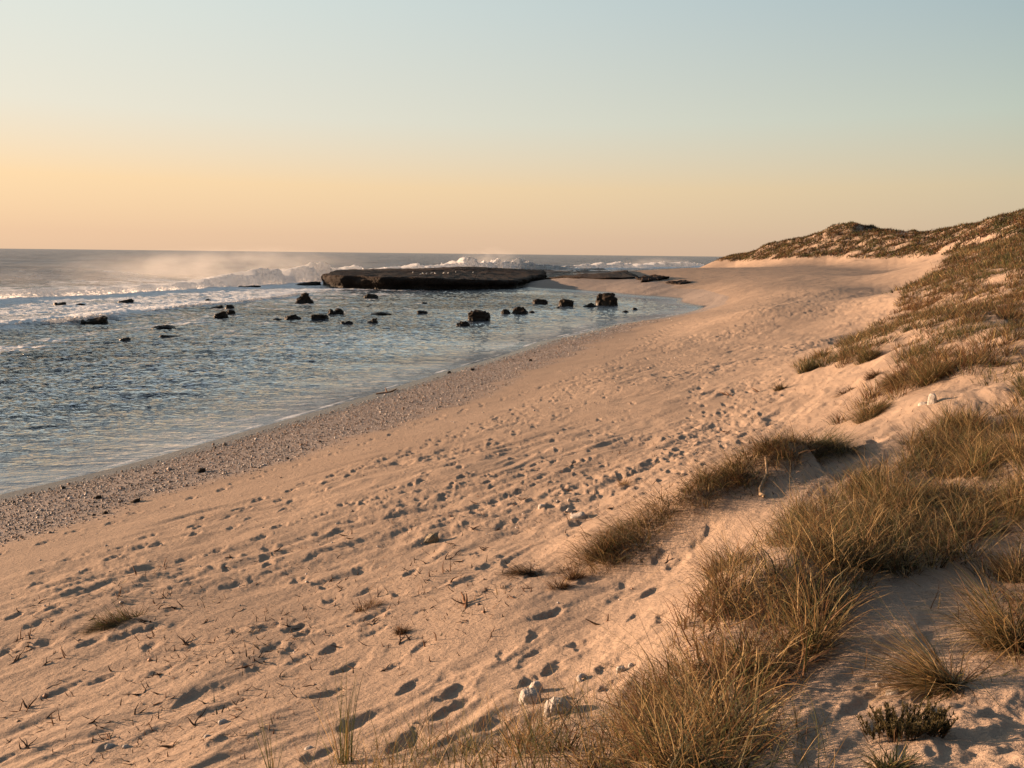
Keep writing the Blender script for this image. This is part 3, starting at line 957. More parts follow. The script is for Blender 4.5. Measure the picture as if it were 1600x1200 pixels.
def put_rock(name, px, py, wpx, hpx, style, label, cat='rock', mat=None, seed=None, rot=0.0, z=None, base=None, group=None, sink=0.0):
    p = at_z(px, py, 0.0) if z == 'sea' else hit(px, py)
    dep = float(project(p[None])[2][0])
    w, h = wpx * dep / FPX, hpx * dep / FPX
    if mat is M_CORAL:
        w, h = w * 0.86, h * 0.86
    seed = seed if seed is not None else int(px * 7 + py)
    V, F = rock_mesh(w, h, seed, style, base or (ICO4 if wpx > 20 else ICO3), mat is M_CORAL)
    a = math.atan2(-p[0], p[1]) + rot
    back = 0.3 * w
    o = mesh_obj(name, V, F, mat or M_ROCK, loc=(p[0] + back * p[0] / p[1] * 0.6, p[1] + back * 0.6, p[2] - sink * h))
    o.rotation_euler.z = a
    return tag(o, label, cat, group)

SEA_ROCKS = [
    (94, 477, 18, 5, 'twin', "low dark rock at far left awash in white water before the first surf line"),
    (126, 477, 14, 3, 'slab', "thin flat dark rock just right of the low rock at far left in the surf"),
    (196, 474, 25, 7, 'wedge', "dark rock with a raised right end in foam between the two surf lines"),
    (147, 507, 40, 12, 'wedge', "wide dark rock sloping left that the near surf line breaks against"),
    (325, 470, 9, 3, 'dome', "very small dark rock on the crest of the near surf line"),
    (338, 482, 22, 5, 'wedge', "flat dark rock to the left of the small knob above the paired rocks"),
    (359, 483, 14, 7, 'dome', "knob shaped dark rock just above the paired rocks in the left lagoon"),
    (345, 497, 22, 11, 'wedge', "tilted dark rock on the left of the close pair in the left lagoon"),
    (361, 491, 13, 7, 'boulder', "smaller rounded dark rock touching the right of the tilted rock of the close pair"),
    (256, 514, 36, 6, 'dome', "long low humped dark rock in open water right of the near surf line"),
    (196, 534, 18, 7, 'dome', "small domed dark rock nearest the shore at left beside small whitecaps"),
    (268, 528, 36, 5, 'slab', "long flat dark rock barely above water below the long humped rock"),
    (472, 474, 28, 17, 'pointed', "tall pointed dark rock leaning right at the end of the near surf line"),
    (579, 466, 23, 7, 'dome', "smooth oval dark rock alone in water below the reef platform"),
    (525, 491, 25, 9, 'twin', "jagged dark rock just above the row of rocks in mid lagoon"),
    (458, 500, 26, 9, 'dome', "domed dark rock left in the row of rocks in mid lagoon"),
    (433, 501, 16, 4, 'dome', "low small dark rock touching the left end of the row in mid lagoon"),
    (499, 500, 28, 9, 'boulder', "blocky flat topped dark rock right in the row of rocks in mid lagoon"),
    (497, 505, 17, 3.5, 'slab', "flat dark rock right under the blocky rock of the mid lagoon row"),
    (542, 507, 20, 6, 'twin', "two humped dark rock to the lower right of the mid lagoon row"),
    (596, 492, 33, 4, 'slab', "longest thin flat dark rock in the middle of the lagoon"),
    (581, 505, 18, 8, 'pointed', "small peaked dark rock below the long thin flat rock"),
    (663, 475, 11, 3, 'dome', "tiny dark rock far out beneath the middle of the reef platform"),
    (659, 490, 18, 5, 'boulder', "small flat dark rock alone left of the big boxy boulder"),
    (748, 501, 36, 16, 'boulder', "big boxy dark boulder with a flat right top near the beach"),
    (724, 510, 22, 8, 'dome', "small domed dark rock at the lower left of the big boxy boulder"),
    (444, 514, 14, 2.5, 'slab', "sliver of dark rock awash below the mid lagoon row"),
    (712, 497, 9, 2, 'slab', "sliver of dark rock awash just left of the big boxy boulder"),
    (790, 491, 16, 8, 'dome', "round dark rock joined to the left side of the two part boulder"),
    (811, 491, 27, 12, 'dome', "tall right half of the two part boulder right of the boxy boulder"),
    (831, 489, 10, 3.5, 'dome', "tiny dark rock just right of the two part boulder"),
    (843, 475, 25, 8, 'boulder', "flat topped dark rock nearest the corner of the reef platform"),
    (884, 479, 24, 12, 'boulder', "square dark boulder with an overhanging top between flat rock and tallest boulder"),
    (870, 482, 11, 3, 'slab', "small flat dark rock at the lower left foot of the square boulder"),
    (920, 480, 21, 7, 'pointed', "low peaked dark rock touching the left of the tallest boulder"),
    (947, 477, 35, 19, 'boulder', "tallest dark boulder standing near the head of the bay"),
    (977, 488, 11, 3, 'slab', "flat sliver of dark rock below right of the tallest boulder"),
    (992, 484, 8, 3.5, 'dome', "last tiny dark rock right of the tallest boulder near the beach"),
    (390, 449, 34, 3, 'slab', "flat dark ledge awash in foam left of the reef platform"),
    (482, 446, 40, 6, 'wedge', "low dark ledge joined to the left foot of the reef platform"),
]
for px, py, w, h, st, lab in SEA_ROCKS:
    put_rock("sea_rock", px, py, w, h, st, lab, z='sea', group="dark rocks in the lagoon")
BEACH_STONES = [
    (315, 738, 13, 7, 'boulder', "black stone lying at the upper part of the gravel bank left of centre"),
    (154, 780, 9, 7, 'boulder', "round black stone on gravel, left one of two near the sand edge"),
    (211, 785, 15, 6, 'wedge', "flat black stone on gravel, right one of two near the sand edge"),
    (165, 803, 8, 5, 'dome', "small dark stone at the lower gravel edge under the two black stones"),
    (702, 583, 6, 4, 'dome', "tiny black stone at the waterline of the gravel beach"),
    (738, 579, 7, 4, 'dome', "tiny dark stone on gravel a little up from the waterline"),
    (829, 564, 6, 4, 'dome', "small dark stone on the narrow far part of the gravel"),
    (99, 764, 7, 5, 'dome', "small brown stone in the thick of the gravel at left"),
]
for px, py, w, h, st, lab in BEACH_STONES:
    put_rock("beach_stone", px, py, w, h, st, lab, 'stone', base=ICO2, group="dark stones on the gravel", sink=0.15)
put_rock("grey_stone", 673, 847, 26, 15, 'wedge', "pitted olive grey stone lying alone on the middle of the sand", 'stone', M_GREY, 12, sink=0.1)
CORALS = [
    (828, 1098, 42, 26, 'boulder', "white coral lump behind the grass, left of the largest lump"),
    (838, 1080, 28, 20, 'dome', "rough white coral lump standing behind two others at the bottom"),
    (872, 1115, 56, 32, 'dome', "largest white coral lump with dark pores behind the front grass"),
    (970, 1050, 17, 12, 'boulder', "small white coral piece on sand right of the ring shell"),
    (986, 1043, 12, 10, 'dome', "smallest white coral piece beside the one right of the ring shell"),
    (1456, 631, 15, 25, 'boulder', "upright white coral piece standing on the dune among grass"),
    (1443, 632, 17, 6, 'dome', "low white coral scrap at the left foot of the upright coral"),
    (1412, 776, 62, 20, 'slab', "long white coral block half hidden in tall dune grass"),
    (1446, 767, 15, 16, 'pointed', "pinkish coral chip at the right end of the long coral block"),
    (903, 808, 28, 10, 'wedge', "broad white coral piece of the small heap in mid sand"),
    (890, 800, 14, 9, 'dome', "round white coral piece atop the small heap in mid sand"),
    (889, 783, 7, 6, 'dome', "little white coral bit above the small heap in mid sand"),
    (847, 793, 14, 7, 'boulder', "grey white coral piece left of the small heap in mid sand"),
    (1394, 1085, 22, 11, 'wedge', "white coral chip in the shaded hollow beneath dune grass"),
    (1372, 1072, 9, 8, 'dome', "pale pebble just left of the chip in the shaded hollow"),
    (1333, 835, 28, 14, 'wedge', "pale coral bit buried among brown grass stems"),
]
for px, py, w, h, st, lab in CORALS:
    put_rock("coral_lump", px, py, w, h, st, lab, 'coral', M_CORAL, base=ICO3 if w < 30 else ICO4, group="white coral pieces on the sand", sink=0.25)

def shell_mesh(w):
    """a curled ring shell: swept tube closing on itself, open in the middle"""
    vs, fs, n, k = [], [], 28, 10
    for i in range(n):
        a = i / n * 2 * math.pi
        rad = w * 0.17 * (0.7 + 0.5 * (0.5 + 0.5 * math.cos(a - 2.2)))
        for j in range(k):
            b = j / k * 2 * math.pi
            rr_ = w * 0.36 + rad * math.cos(b) * (1 + 0.1 * math.sin(5 * a))
            vs.append((rr_ * math.cos(a), rr_ * math.sin(a) * 0.9, rad * math.sin(b) + 0.12 * w))
            fs.append((i * k + j, ((i + 1) % n) * k + j, ((i + 1) % n) * k + (j + 1) % k, i * k + (j + 1) % k))
    return np.array(vs), np.array(fs)

def half_shell(w):
    vs, fs, n, k = [], [], 14, 7
    for t in (0, 1):
        for i in range(k):
            e = i / (k - 1) * R(86)
            for j in range(n):
                a = j / n * 2 * math.pi
                r = (w / 2 - 0.05 * w * t) * math.cos(e) * (1 + 0.06 * math.cos(9 * a))
                vs.append((r * math.cos(a), r * 0.75 * math.sin(a), (w * 0.3 - 0.04 * w * t) * math.sin(e)))
        o = t * n * k
        for i in range(k - 1):
            for j in range(n):
                f = (o + i * n + j, o + i * n + (j + 1) % n, o + (i + 1) * n + (j + 1) % n, o + (i + 1) * n + j)
                fs.append(f if t == 0 else f[::-1])
    return np.array(vs), np.array(fs)

def put_shell(px, py, wpx, kind, label, tilt=(0.0, 0.0, 0.0)):
    p = hit(px, py)
    w = wpx * float(project(p[None])[2][0]) / FPX
    V, F = shell_mesh(w) if kind == 'ring' else half_shell(w)
    o = mesh_obj("shell", V, F, M_CORAL, loc=(p[0], p[1], p[2] - 0.004))
    o.rotation_euler = tilt
    tag(o, label, 'shell', 'shells on the sand')
put_shell(911, 1062, 20, 'ring', "white ring shaped shell with a hole lying on trodden sand", (0.45, 0.1, 0.4))
put_shell(482, 1170, 15, 'half', "white domed shell by grass blades at the bottom edge", (0.2, -0.3, 0.3))
put_shell(349, 1130, 20, 'half', "long white shell on the bare sand at lower left", (0.5, 0.4, 0.9))
put_shell(324, 1151, 12, 'half', "small white shell below the long one at lower left", (0.3, 0.2, 0.2))
put_shell(173, 1168, 20, 'half', "flat white shell nearest the lower left corner, left of a pair", (0.4, 0.5, 0.7))
put_shell(197, 1167, 14, 'half', "slim white shell at the right of the lower left pair", (0.3, 0.5, 1.1))

# ------------------------------------------------------------------ reef platform
def outline(pts, n, seed, amp):
    pts = np.array(pts)
    nx = np.roll(pts, -1, 0)
    L = np.hypot(*(nx - pts).T)
    cum = np.concatenate([[0], np.cumsum(L)])
    s = np.linspace(0, cum[-1], n, endpoint=False)
    k = np.searchsorted(cum, s, side='right') - 1
    f = ((s - cum[k]) / L[k])[:, None]
    P = pts[k] * (1 - f) + nx[k] * f
    c = P.mean(0)
    ph = s / cum[-1] * 2 * math.pi
    for _ in range(4):
        P = (np.roll(P, 1, 0) + 2 * P + np.roll(P, -1, 0)) / 4
    d = (P - c) / np.linalg.norm(P - c, axis=1)[:, None]
    nn = fbm2(P[:, 0] / 5, P[:, 1] / 5, 4, seed)
    return P + d * (amp * nn)[:, None], c

def platform_mesh(pts, top_fn, seed, n=420, rings=26, amp=1.2, under=0.9):
    P, c = outline(pts, n, seed, amp)
    prof = [(-1.2, 0.25), (-0.2, -under * 0.4), (0.35, -under), (0.8, -under * 0.5)]
    V = []
    d = (P - c) / np.linalg.norm(P - c, axis=1)[:, None]
    top = top_fn(P[:, 0], P[:, 1])
    ph = np.arange(n) / n * 60
    for z, ins in prof:
        q = P + d * (ins * (0.6 + 0.7 * pn2(ph, ph * 0 + z * 2, seed + 3)))[:, None]
        V.append(np.column_stack([q, np.minimum(z, top * 0.6)]))
    for f, o in ((0.45, 0.05), (0.72, 0.25), (0.9, 0.12), (1.0, -0.25)):
        q = P + d * (o + 0.5 * pn2(ph * 1.7, ph * 0 + f * 5, seed + 4) * (0.3 + f))[:, None]
        V.append(np.column_stack([q, np.maximum(top * f, 0.05)]))
    for k in range(1, rings):
        f = (1 - k / rings)
        q = c + (P - c) * f
        z = top_fn(q[:, 0], q[:, 1]) + 0.16 * fbm2(q[:, 0] / 2.2, q[:, 1] / 2.2, 5, seed + 8, 0.6)
        V.append(np.column_stack([q, z]))
    m = len(V)
    V = np.concatenate(V + [np.array([[c[0], c[1], float(top_fn(np.array([c[0]]), np.array([c[1]]))[0])]])])
    V[:, :2] += 0.30 * np.stack([fbm3(V / 1.3, 3, seed + 20), fbm3(V / 1.3 + 9, 3, seed + 21)], 1)
    F = []
    i = np.arange(n)
    j = (i + 1) % n
    for k in range(m - 1):
        F.append(np.stack([k * n + i, k * n + j, (k + 1) * n + j, (k + 1) * n + i], 1))
    fan = np.stack([(m - 1) * n + i, (m - 1) * n + j, np.full(n, m * n)], 1)
    return V, [np.concatenate(F), fan]

PL = [at_z(503, 449, 0)[:2], at_z(560, 451.5, 0)[:2], at_z(650, 452.5, 0)[:2], at_z(740, 452.5, 0)[:2], at_z(805, 451, 0)[:2], at_z(830, 445, 0)[:2], at_z(850, 440, 0)[:2],
      at_z(850, 432, 0)[:2], at_z(740, 430.5, 0)[:2], at_z(600, 433, 0)[:2], at_z(530, 437, 0)[:2]]
x0, x1 = PL[0][0], PL[5][0]
def plat_top(x, y):
    u = np.clip((x - x0) / (x1 - x0), -0.2, 1.3)
    y0 = PL[1][1]
    base = 2.12 - 0.72 * sstep(0.25, 1.05, u)
    return base + np.clip((y - y0 - 6) / 40, 0, 1) * (0.0 + 0.62 * sstep(0.25, 0.6, u)) * (1 - 0.6 * sstep(0.85, 1.15, u)) + 0.07 * fbm2(x / 6, y / 6, 3, 205)
V, F = platform_mesh(PL, plat_top, 201)
tag(mesh_obj("reef_platform", V, F, M_PLAT), "long dark flat topped rock platform rising from the sea behind the lagoon", "rock platform")

def ledge(name, pts_px, hgt, seed, label, n=160):
    pts = [hit(*p) if not len(p) == 3 else at_z(*p) for p in pts_px]
    pts = [p[:2] for p in pts]
    zc = float(np.mean([ground(p[0], p[1]) for p in pts]))
    fn = lambda x, y: np.full(np.shape(x), hgt) + 0.25 * hgt * fbm2(np.asarray(x) / 3, np.asarray(y) / 3, 3, seed)
    V, F = platform_mesh(pts, fn, seed, n, 12, 2.2, 0.3)
    V[:, 2] += 0.5 * hgt * fbm2(V[:, 0] / 1.6, V[:, 1] / 1.6, 4, seed + 40) * (V[:, 2] > 0.1)
    V[:, 2] += np.maximum(ground(V[:, 0], V[:, 1]), -0.1) - 0.08
    tag(mesh_obj(name, V, F, M_PLAT), label, "rock ledge", "rock ledges behind the bay")
ledge("rock_ledge", [(800, 437), (850, 438), (880, 434), (905, 436), (925, 434), (955, 439), (990, 436), (1005, 434), (985, 430), (940, 427.5), (880, 427), (830, 427)], 0.38, 231, "low broken brown rock shelf running right from the reef platform onto sand")
ledge("rock_ledge", [(1000, 442), (1012, 441), (1030, 437.5), (1037, 435.5), (1022, 434), (1004, 435)], 0.5, 232, "small brown rock patch at the right end of the broken shelf", 90)
ledge("rock_ledge", [(1051, 443.5), (1062, 443.5), (1073, 441.5), (1066, 440.8), (1054, 441.8)], 0.3, 233, "thin dark rock strip lying alone on the back beach", 70)

# sea birds resting on the platform: body, wings and head in one small mesh, bill and legs as parts
M_WHITE = mat_vcol("white_feathers", 0.8)
M_DARKB = mat_vcol("dark_bill", 0.6)
def bird_parts(s):
    v, f = ICO2
    body = v * np.array((0.19, 0.09, 0.085)) + np.array((0, 0, 0.17))
    body[:, 2] += 0.05 * np.clip(body[:, 0] / 0.19, -1, 1)
    body[:, 1] *= np.where(body[:, 0] < -0.08, 0.55, 1)
    head = v * np.array((0.055, 0.048, 0.05)) + np.array((0.19, 0, 0.30))
    V = np.concatenate([body, head]) * s
    return V, np.concatenate([f, f + len(v)])
def col_attr(n, c):
    return np.tile(np.array(c, np.float32), (n, 1))
bird0 = None
brng = random.Random(4)
for k, (px, py) in enumerate(((645, 427), (657, 430), (661, 428.5), (666, 429), (674, 428), (680, 428.5), (693, 428), (700, 428), (712, 426.5), (739, 427))):
    d = np.array(ray(px, py))
    tt = np.linspace(110, 200, 800)
    Q = np.array((0, 0, H)) + tt[:, None] * d
    zt = plat_top(Q[:, 0], Q[:, 1])
    kx = np.nonzero(Q[:, 2] < zt)[0]
    kx = kx[0] if len(kx) else 400
    x, y, z = Q[kx, 0], Q[kx, 1], float(zt[kx]) + 0.02
    if bird0 is None:
        V, F = bird_parts(0.9)
        bird0 = mesh_obj("sea_bird", V, F, M_WHITE, attrs={'col': col_attr(len(V), (0.8, 0.8, 0.78))})
        b = bird0
        vb = np.array([(0.24, 0.012, 0.3), (0.24, -0.012, 0.3), (0.24, 0, 0.325), (0.31, 0, 0.295)]) * 0.9
        mesh_obj("bill", vb, np.array([(0, 1, 3), (1, 2, 3), (2, 0, 3), (0, 2, 1)]), M_DARKB, b, False, {'col': col_attr(4, (0.1, 0.05, 0.02))})
        for sy in (-1, 1):
            vl = np.array([(a * 0.006, sy * 0.03 + c * 0.006, zz) for zz in (0.0, 0.12) for a, c in ((-1, -1), (1, -1), (1, 1), (-1, 1))]) * 0.9
            mesh_obj("leg", vl, np.array([(0, 1, 5, 4), (1, 2, 6, 5), (2, 3, 7, 6), (3, 0, 4, 7)]), M_DARKB, b, False, {'col': col_attr(8, (0.1, 0.05, 0.02))})
    else:
        b = bird0.copy()
        COL.objects.link(b)
        for ch in list(bird0.children):
            c = ch.copy()
            COL.objects.link(c)
            c.parent = b
    b.location = (x, y, z)
    b.rotation_euler.z = brng.uniform(0, 6.28)
    tag(b, "small white sea bird resting on top of the reef platform", "sea bird", "sea birds on the reef platform")

# ------------------------------------------------------------------ breaking waves
def breaker(name, line_px, heights, seed, label, width=6.0, nsub=700, lump=0.5, apron=1.0):
    """a rolling crest of white water: a cross-section swept along the surf line and broken up by noise"""
    L = np.array(zline(line_px))
    cum = np.concatenate([[0], np.cumsum(np.hypot(*np.diff(L, axis=0).T))])
    s = np.linspace(0, cum[-1], nsub)
    P = np.stack([np.interp(s, cum, L[:, 0]), np.interp(s, cum, L[:, 1])], 1)
    for _ in range(25):
        P[1:-1] = (P[:-2] + 2 * P[1:-1] + P[2:]) / 4
    hs = np.interp(s, cum, heights)
    T = np.gradient(P, axis=0)
    T /= np.linalg.norm(T, axis=1)[:, None]
    N = np.stack([-T[:, 1], T[:, 0]], 1)                 # seaward
    N *= np.sign(N[:, 1:2] + 1e-6)
    hn = hs * (0.75 + 0.5 * fbm2(s / 9, s * 0 + seed, 4, seed) )
    hn = np.maximum(hn, 0.02)
    kk = 34
    prof = np.linspace(-1, 1, kk)
    V, A = [], []
    for t in prof:
        # front (towards the shore) steep, back drawn out
        z = np.where(t < 0, (1 - abs(t) ** 2.2), (1 - t) ** 1.3 * (1 + 0.2 * t)) * hn
        w = np.where(t < 0, 0.55 * hn + 0.25, width * (0.5 + 0.5 * hn / hs.max()))
        off_ = t * w + 0.8 * hs * pn2(s / 6, s * 0 + 3 * seed, seed + 2)
        V.append(np.column_stack([P + N * off_[:, None], z - 0.08]))
        A.append(np.clip(np.where(t < 0, 1.15 - 0.25 * abs(t), 1.1 - 0.95 * t) * np.clip(hn / (0.35 * hs.max()), 0.25, 1), 0, 1))
    V, A = np.concatenate(V), np.concatenate(A)
    hh = np.tile(hn, kk)
    q = V / np.maximum(0.9, 0.8 * hs.max())
    dz = fbm3(q * 2.4 + seed, 6, seed + 4, 0.68)
    V[:, 2] += lump * hh * 0.55 * dz * (V[:, 2] > -0.06)
    nx = fbm3(q * 2.6 + 31 + seed, 5, seed + 6, 0.66)
    V[:, :2] += np.tile(N, (kk, 1)) * (lump * hh * 0.6 * nx)[:, None]
    idx = np.arange(kk * nsub).reshape(kk, nsub)
    F = np.stack([idx[:-1, :-1], idx[:-1, 1:], idx[1:, 1:], idx[1:, :-1]], -1).reshape(-1, 4)
    return tag(mesh_obj(name, V, F, M_FOAM, attrs={'alpha': A}), label, "breaking wave", "breaking waves")
breaker("breaking_wave", B1_PX, [1.4, 1.4, 1.35, 1.2, 1.2, 1.9, 2.8, 3.5, 3.9, 2.8], 301, "long wall of white surf running to the left end of the reef platform", 20, 900, 0.24)
breaker("breaking_wave", B2_PX, [0.6, 0.6, 0.62, 0.6, 0.62, 0.6, 0.5, 0.42, 0.42, 0.4, 0.5, 0.25], 305, "smaller near surf line curling around the wide dark rock at left", 2.6, 900, 0.6)
breaker("breaking_wave", B3_PX, [1.8, 2.4, 4.6, 4.6, 2.8, 1.6], 311, "high peaked breaker throwing spray behind the reef platform", 22, 700, 0.35)
breaker("breaking_wave", B4_PX, [1.4, 2.0, 3.2, 2.2, 3.2, 1.6], 317, "distant white breaker near the end of the far beach", 26, 600, 0.35)

# ------------------------------------------------------------------ spray blown off the breakers
def mat_spray(dens):
    m, nt = new_mat("spray")
    t = NT(nt)
    tcn = t.n('ShaderNodeTexCoord')
    ln = t.n('ShaderNodeVectorMath', operation='LENGTH')
    nt.links.new(tcn.outputs['Object'], ln.inputs[0])
    fall = t.mrange(ln.outputs['Value'], 0.15, 0.95, 1.0, 0.0, True)
    n = t.noise(t.coord((0.5, 0.5, 1.2)), 0.22, 5, 0.65)
    d = t.math('MULTIPLY', t.math('MULTIPLY', fall, t.mrange(n, 0.36, 0.68)), dens)
    v = t.n('ShaderNodeVolumePrincipled')
    v.inputs['Color'].default_value = (0.98, 0.97, 0.96, 1)
    v.inputs['Anisotropy'].default_value = 0.2
    nt.links.new(d, v.inputs['Density'])
    t.out(v.outputs[0], 'Volume')
    return m
def spray(px, py, sx, sy, sz, dens, label):
    p = at_z(px, py, 0.0)
    o = mesh_obj("sea_spray", ICO3[0], ICO3[1], mat_spray(dens), loc=(p[0], p[1], sz * 0.35))
    o.scale = (sx, sy, sz)
    tag(o, label, None, "spray over the surf", 'stuff')
spray(400, 437, 34, 14, 6, 0.06, "spray glowing over the surf beside the reef platform")
spray(290, 441, 32, 16, 5.5, 0.045, "tall spray haze over the surf at left")
spray(140, 448, 30, 14, 3.5, 0.018, "thin spray over the left surf")
spray(765, 420, 17, 10, 7.5, 0.07, "spray plume over the peaked breaker behind the platform")
spray(1030, 417.5, 26, 12, 4.5, 0.05, "thin spray over the distant breaker")


# ------------------------------------------------------------------ shell gravel
def scatter_pebbles(N):
    a = rng.uniform(R(-40), R(16), N * 4)
    l = np.log(np.sqrt(rng.uniform(9 ** 1.0, 75 ** 1.0, N * 4)) ** 2)
    r = np.exp(l)
    x, y = OX + r * np.sin(a), OY + r * np.cos(a)
    g = bilin(gravel, np.interp(a, AZ, np.arange(len(AZ))), np.interp(l, RL, np.arange(len(RL))))
    k = (rng.random(len(x)) < g * 0.9 + 0.004 * (ground(x, y) > 0.3))
    x, y, r = x[k][:N], y[k][:N], r[k][:N]
    n = len(x)
    s = rng.lognormal(math.log(0.0125), 0.42, n) * (1 + r / 90)
    o = np.array([(1, 0, 0), (-1, 0, 0), (0, 1, 0), (0, -1, 0), (0, 0, 1), (0, 0, -1)], float)
    V = np.repeat(o[None], n, 0) * rng.uniform(0.6, 1.25, (n, 6, 1)) * s[:, None, None]
    V[:, :, 2] *= 0.7
    th = rng.uniform(0, 6.28, n)
    c, sn = np.cos(th)[:, None], np.sin(th)[:, None]
    X, Y = V[:, :, 0] * c - V[:, :, 1] * sn, V[:, :, 0] * sn + V[:, :, 1] * c
    z = ground(x, y)
    V = np.stack([X + x[:, None], Y + y[:, None], V[:, :, 2] + z[:, None] + 0.3 * s[:, None]], 2).reshape(-1, 3)
    f = np.array([(0, 2, 4), (2, 1, 4), (1, 3, 4), (3, 0, 4), (2, 0, 5), (1, 2, 5), (3, 1, 5), (0, 3, 5)])
    F = (np.arange(n)[:, None, None] * 6 + f[None]).reshape(-1, 3)
    pal = np.array([(0.34, 0.30, 0.27), (0.52, 0.48, 0.45), (0.22, 0.175, 0.145), (0.27, 0.175, 0.125), (0.11, 0.08, 0.065), (0.06, 0.05, 0.045), (0.34, 0.32, 0.31)])
    ci = rng.choice(len(pal), n, p=[.24, .10, .2, .14, .12, .06, .14])
    colr = pal[ci] * rng.uniform(0.75, 1.2, (n, 1))
    return V, F, np.repeat(colr, 6, 0)
V, F, C_ = scatter_pebbles(NPEB)
tag(mesh_obj("shell_gravel", V, F, M_PEB, smooth=False, attrs={'col': C_}), "bank of small grey and brown pebbles and shell grit along the waterline", "gravel", kind='stuff')
# ------------------------------------------------------------------ grass
OLIVE = np.array([(0.078, 0.082, 0.028), (0.058, 0.062, 0.023), (0.105, 0.100, 0.036), (0.050, 0.058, 0.028)])
STRAW = np.array([(0.33, 0.225, 0.10), (0.24, 0.15, 0.064), (0.43, 0.315, 0.16)])
DEAD = np.array([(0.13, 0.066, 0.031), (0.09, 0.047, 0.024), (0.175, 0.095, 0.046)])
DARK = np.array([(0.05, 0.028, 0.016), (0.036, 0.021, 0.013), (0.075, 0.042, 0.022)])
GREYG = np.array([(0.12, 0.112, 0.064), (0.15, 0.135, 0.075), (0.095, 0.09, 0.05)])

def blades(root, length, az, lean, curve, width, cols, seg=4, drop=None):
    """root (n,3); each blade a tapering strip that leaves the root at LEAN from upright towards AZ and bends over by CURVE"""
    n = len(root)
    ts = np.linspace(0, 1, seg + 1)
    P = np.zeros((n, seg + 1, 3))
    cur = root.copy()
    P[:, 0] = cur
    wob = rng.normal(0, 0.2, (n, seg + 1))
    for k in range(1, seg + 1):
        a = lean + curve * (ts[k] ** 1.4)
        h = az + np.cumsum(wob, 1)[:, k]
        st = length / seg
        cur = cur + np.stack([np.sin(a) * np.cos(h) * st, np.sin(a) * np.sin(h) * st, np.cos(a) * st], 1)
        P[:, k] = cur
    side_a = az + math.pi / 2 + rng.normal(0, 0.6, n)
    side = np.stack([np.cos(side_a), np.sin(side_a), np.zeros(n)], 1)
    V = np.zeros((n, 2 * seg + 1, 3))
    for k in range(seg):
        w = (width * (1 - 0.75 * ts[k]) * 0.5)[:, None]
        V[:, 2 * k] = P[:, k] - side * w
        V[:, 2 * k + 1] = P[:, k] + side * w
    V[:, 2 * seg] = P[:, seg]
    b = np.arange(n)[:, None, None] * (2 * seg + 1)
    q = np.array([(2 * k, 2 * k + 1, 2 * k + 3, 2 * k + 2) for k in range(seg - 1)])
    Q = (b + q[None]).reshape(-1, 4) if seg > 1 else np.zeros((0, 4), int)
    T = (b + np.array([(2 * seg - 2, 2 * seg - 1, 2 * seg)])[None]).reshape(-1, 3)
    tv = np.concatenate([np.repeat(ts[:seg], 2), [1]])
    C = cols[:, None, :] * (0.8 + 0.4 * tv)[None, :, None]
    return V.reshape(-1, 3), Q, T, C.reshape(-1, 3)

class Sward:
    """collects blades for one object"""
    def __init__(self):
        self.V, self.Q, self.T, self.C, self.n = [], [], [], [], 0
    def add(self, *a, **k):
        V, Q, T, C = blades(*a, **k)
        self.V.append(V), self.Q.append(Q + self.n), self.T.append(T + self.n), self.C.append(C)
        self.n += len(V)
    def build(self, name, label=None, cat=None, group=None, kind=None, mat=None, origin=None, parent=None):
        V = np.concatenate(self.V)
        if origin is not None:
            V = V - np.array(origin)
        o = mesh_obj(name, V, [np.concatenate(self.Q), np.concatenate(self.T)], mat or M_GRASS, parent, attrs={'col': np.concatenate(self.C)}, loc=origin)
        return tag(o, label, cat, group, kind)

def pick(mixv, n):
    """mixv: weights of olive, straw, dead, grey, and of near-black old straw if a fifth is given"""
    pals = (OLIVE, STRAW, DEAD, GREYG, DARK)
    w = np.array(tuple(mixv) + (0,) * (5 - len(mixv)), float)
    w /= w.sum()
    which = rng.choice(5, n, p=w)
    out = np.zeros((n, 3))
    for i, p in enumerate(pals):
        m = which == i
        out[m] = p[rng.integers(0, len(p), m.sum())]
    return out * rng.uniform(0.75, 1.25, (n, 1))

def clump(sw, x, y, n, rad, L, mixv, lean=0.5, curve=0.9, width=0.006, seg=4, wind=(0.0, 0.0), sink=0.01, ell=None, lo=0.4):
    """one tuft: n blades rooted in a disc (or ellipse (a, b, angle)) of radius RAD"""
    t = rng.uniform(0, 2 * math.pi, n)
    r = np.sqrt(rng.random(n))
    dx, dy = r * np.cos(t), r * np.sin(t)
    if ell:
        a, b, g = ell
        ox, oy = dx * a, dy * b
        dx, dy = ox * math.cos(g) - oy * math.sin(g), ox * math.sin(g) + oy * math.cos(g)
    else:
        dx, dy = dx * rad, dy * rad
    X, Y = x + dx, y + dy
    root = np.stack([X, Y, ground(X, Y) - sink], 1)
    ox, oy = np.cos(t) * r + wind[0] + rng.normal(0, 0.35, n), np.sin(t) * r + wind[1] + rng.normal(0, 0.35, n)
    az = np.arctan2(oy, ox)
    le = np.clip(np.abs(lean * (0.25 + 0.75 * r) + rng.normal(0, 0.15, n) + 0.35 * math.hypot(*wind)), 0.02, 1.5)
    ln = L * rng.uniform(lo, 1.1, n) * (1 - 0.25 * r)
    cv = curve * rng.uniform(0.2, 1.5, n)
    sw.add(root, ln, az, le, cv, width * rng.uniform(0.5, 1.7, n), pick(mixv, n), seg=seg)

def sample_area(poly, N, dmin, dmax, lateral=(-45, 45)):
    """points on the ground, even per square metre, whose place in the photo lies in POLY and whose distance lies in range"""
    a = rng.uniform(R(lateral[0]), R(lateral[1]), N)
    r = np.sqrt(rng.uniform((dmin * 0.8) ** 2, (dmax * 1.25) ** 2, N))
    return a, r

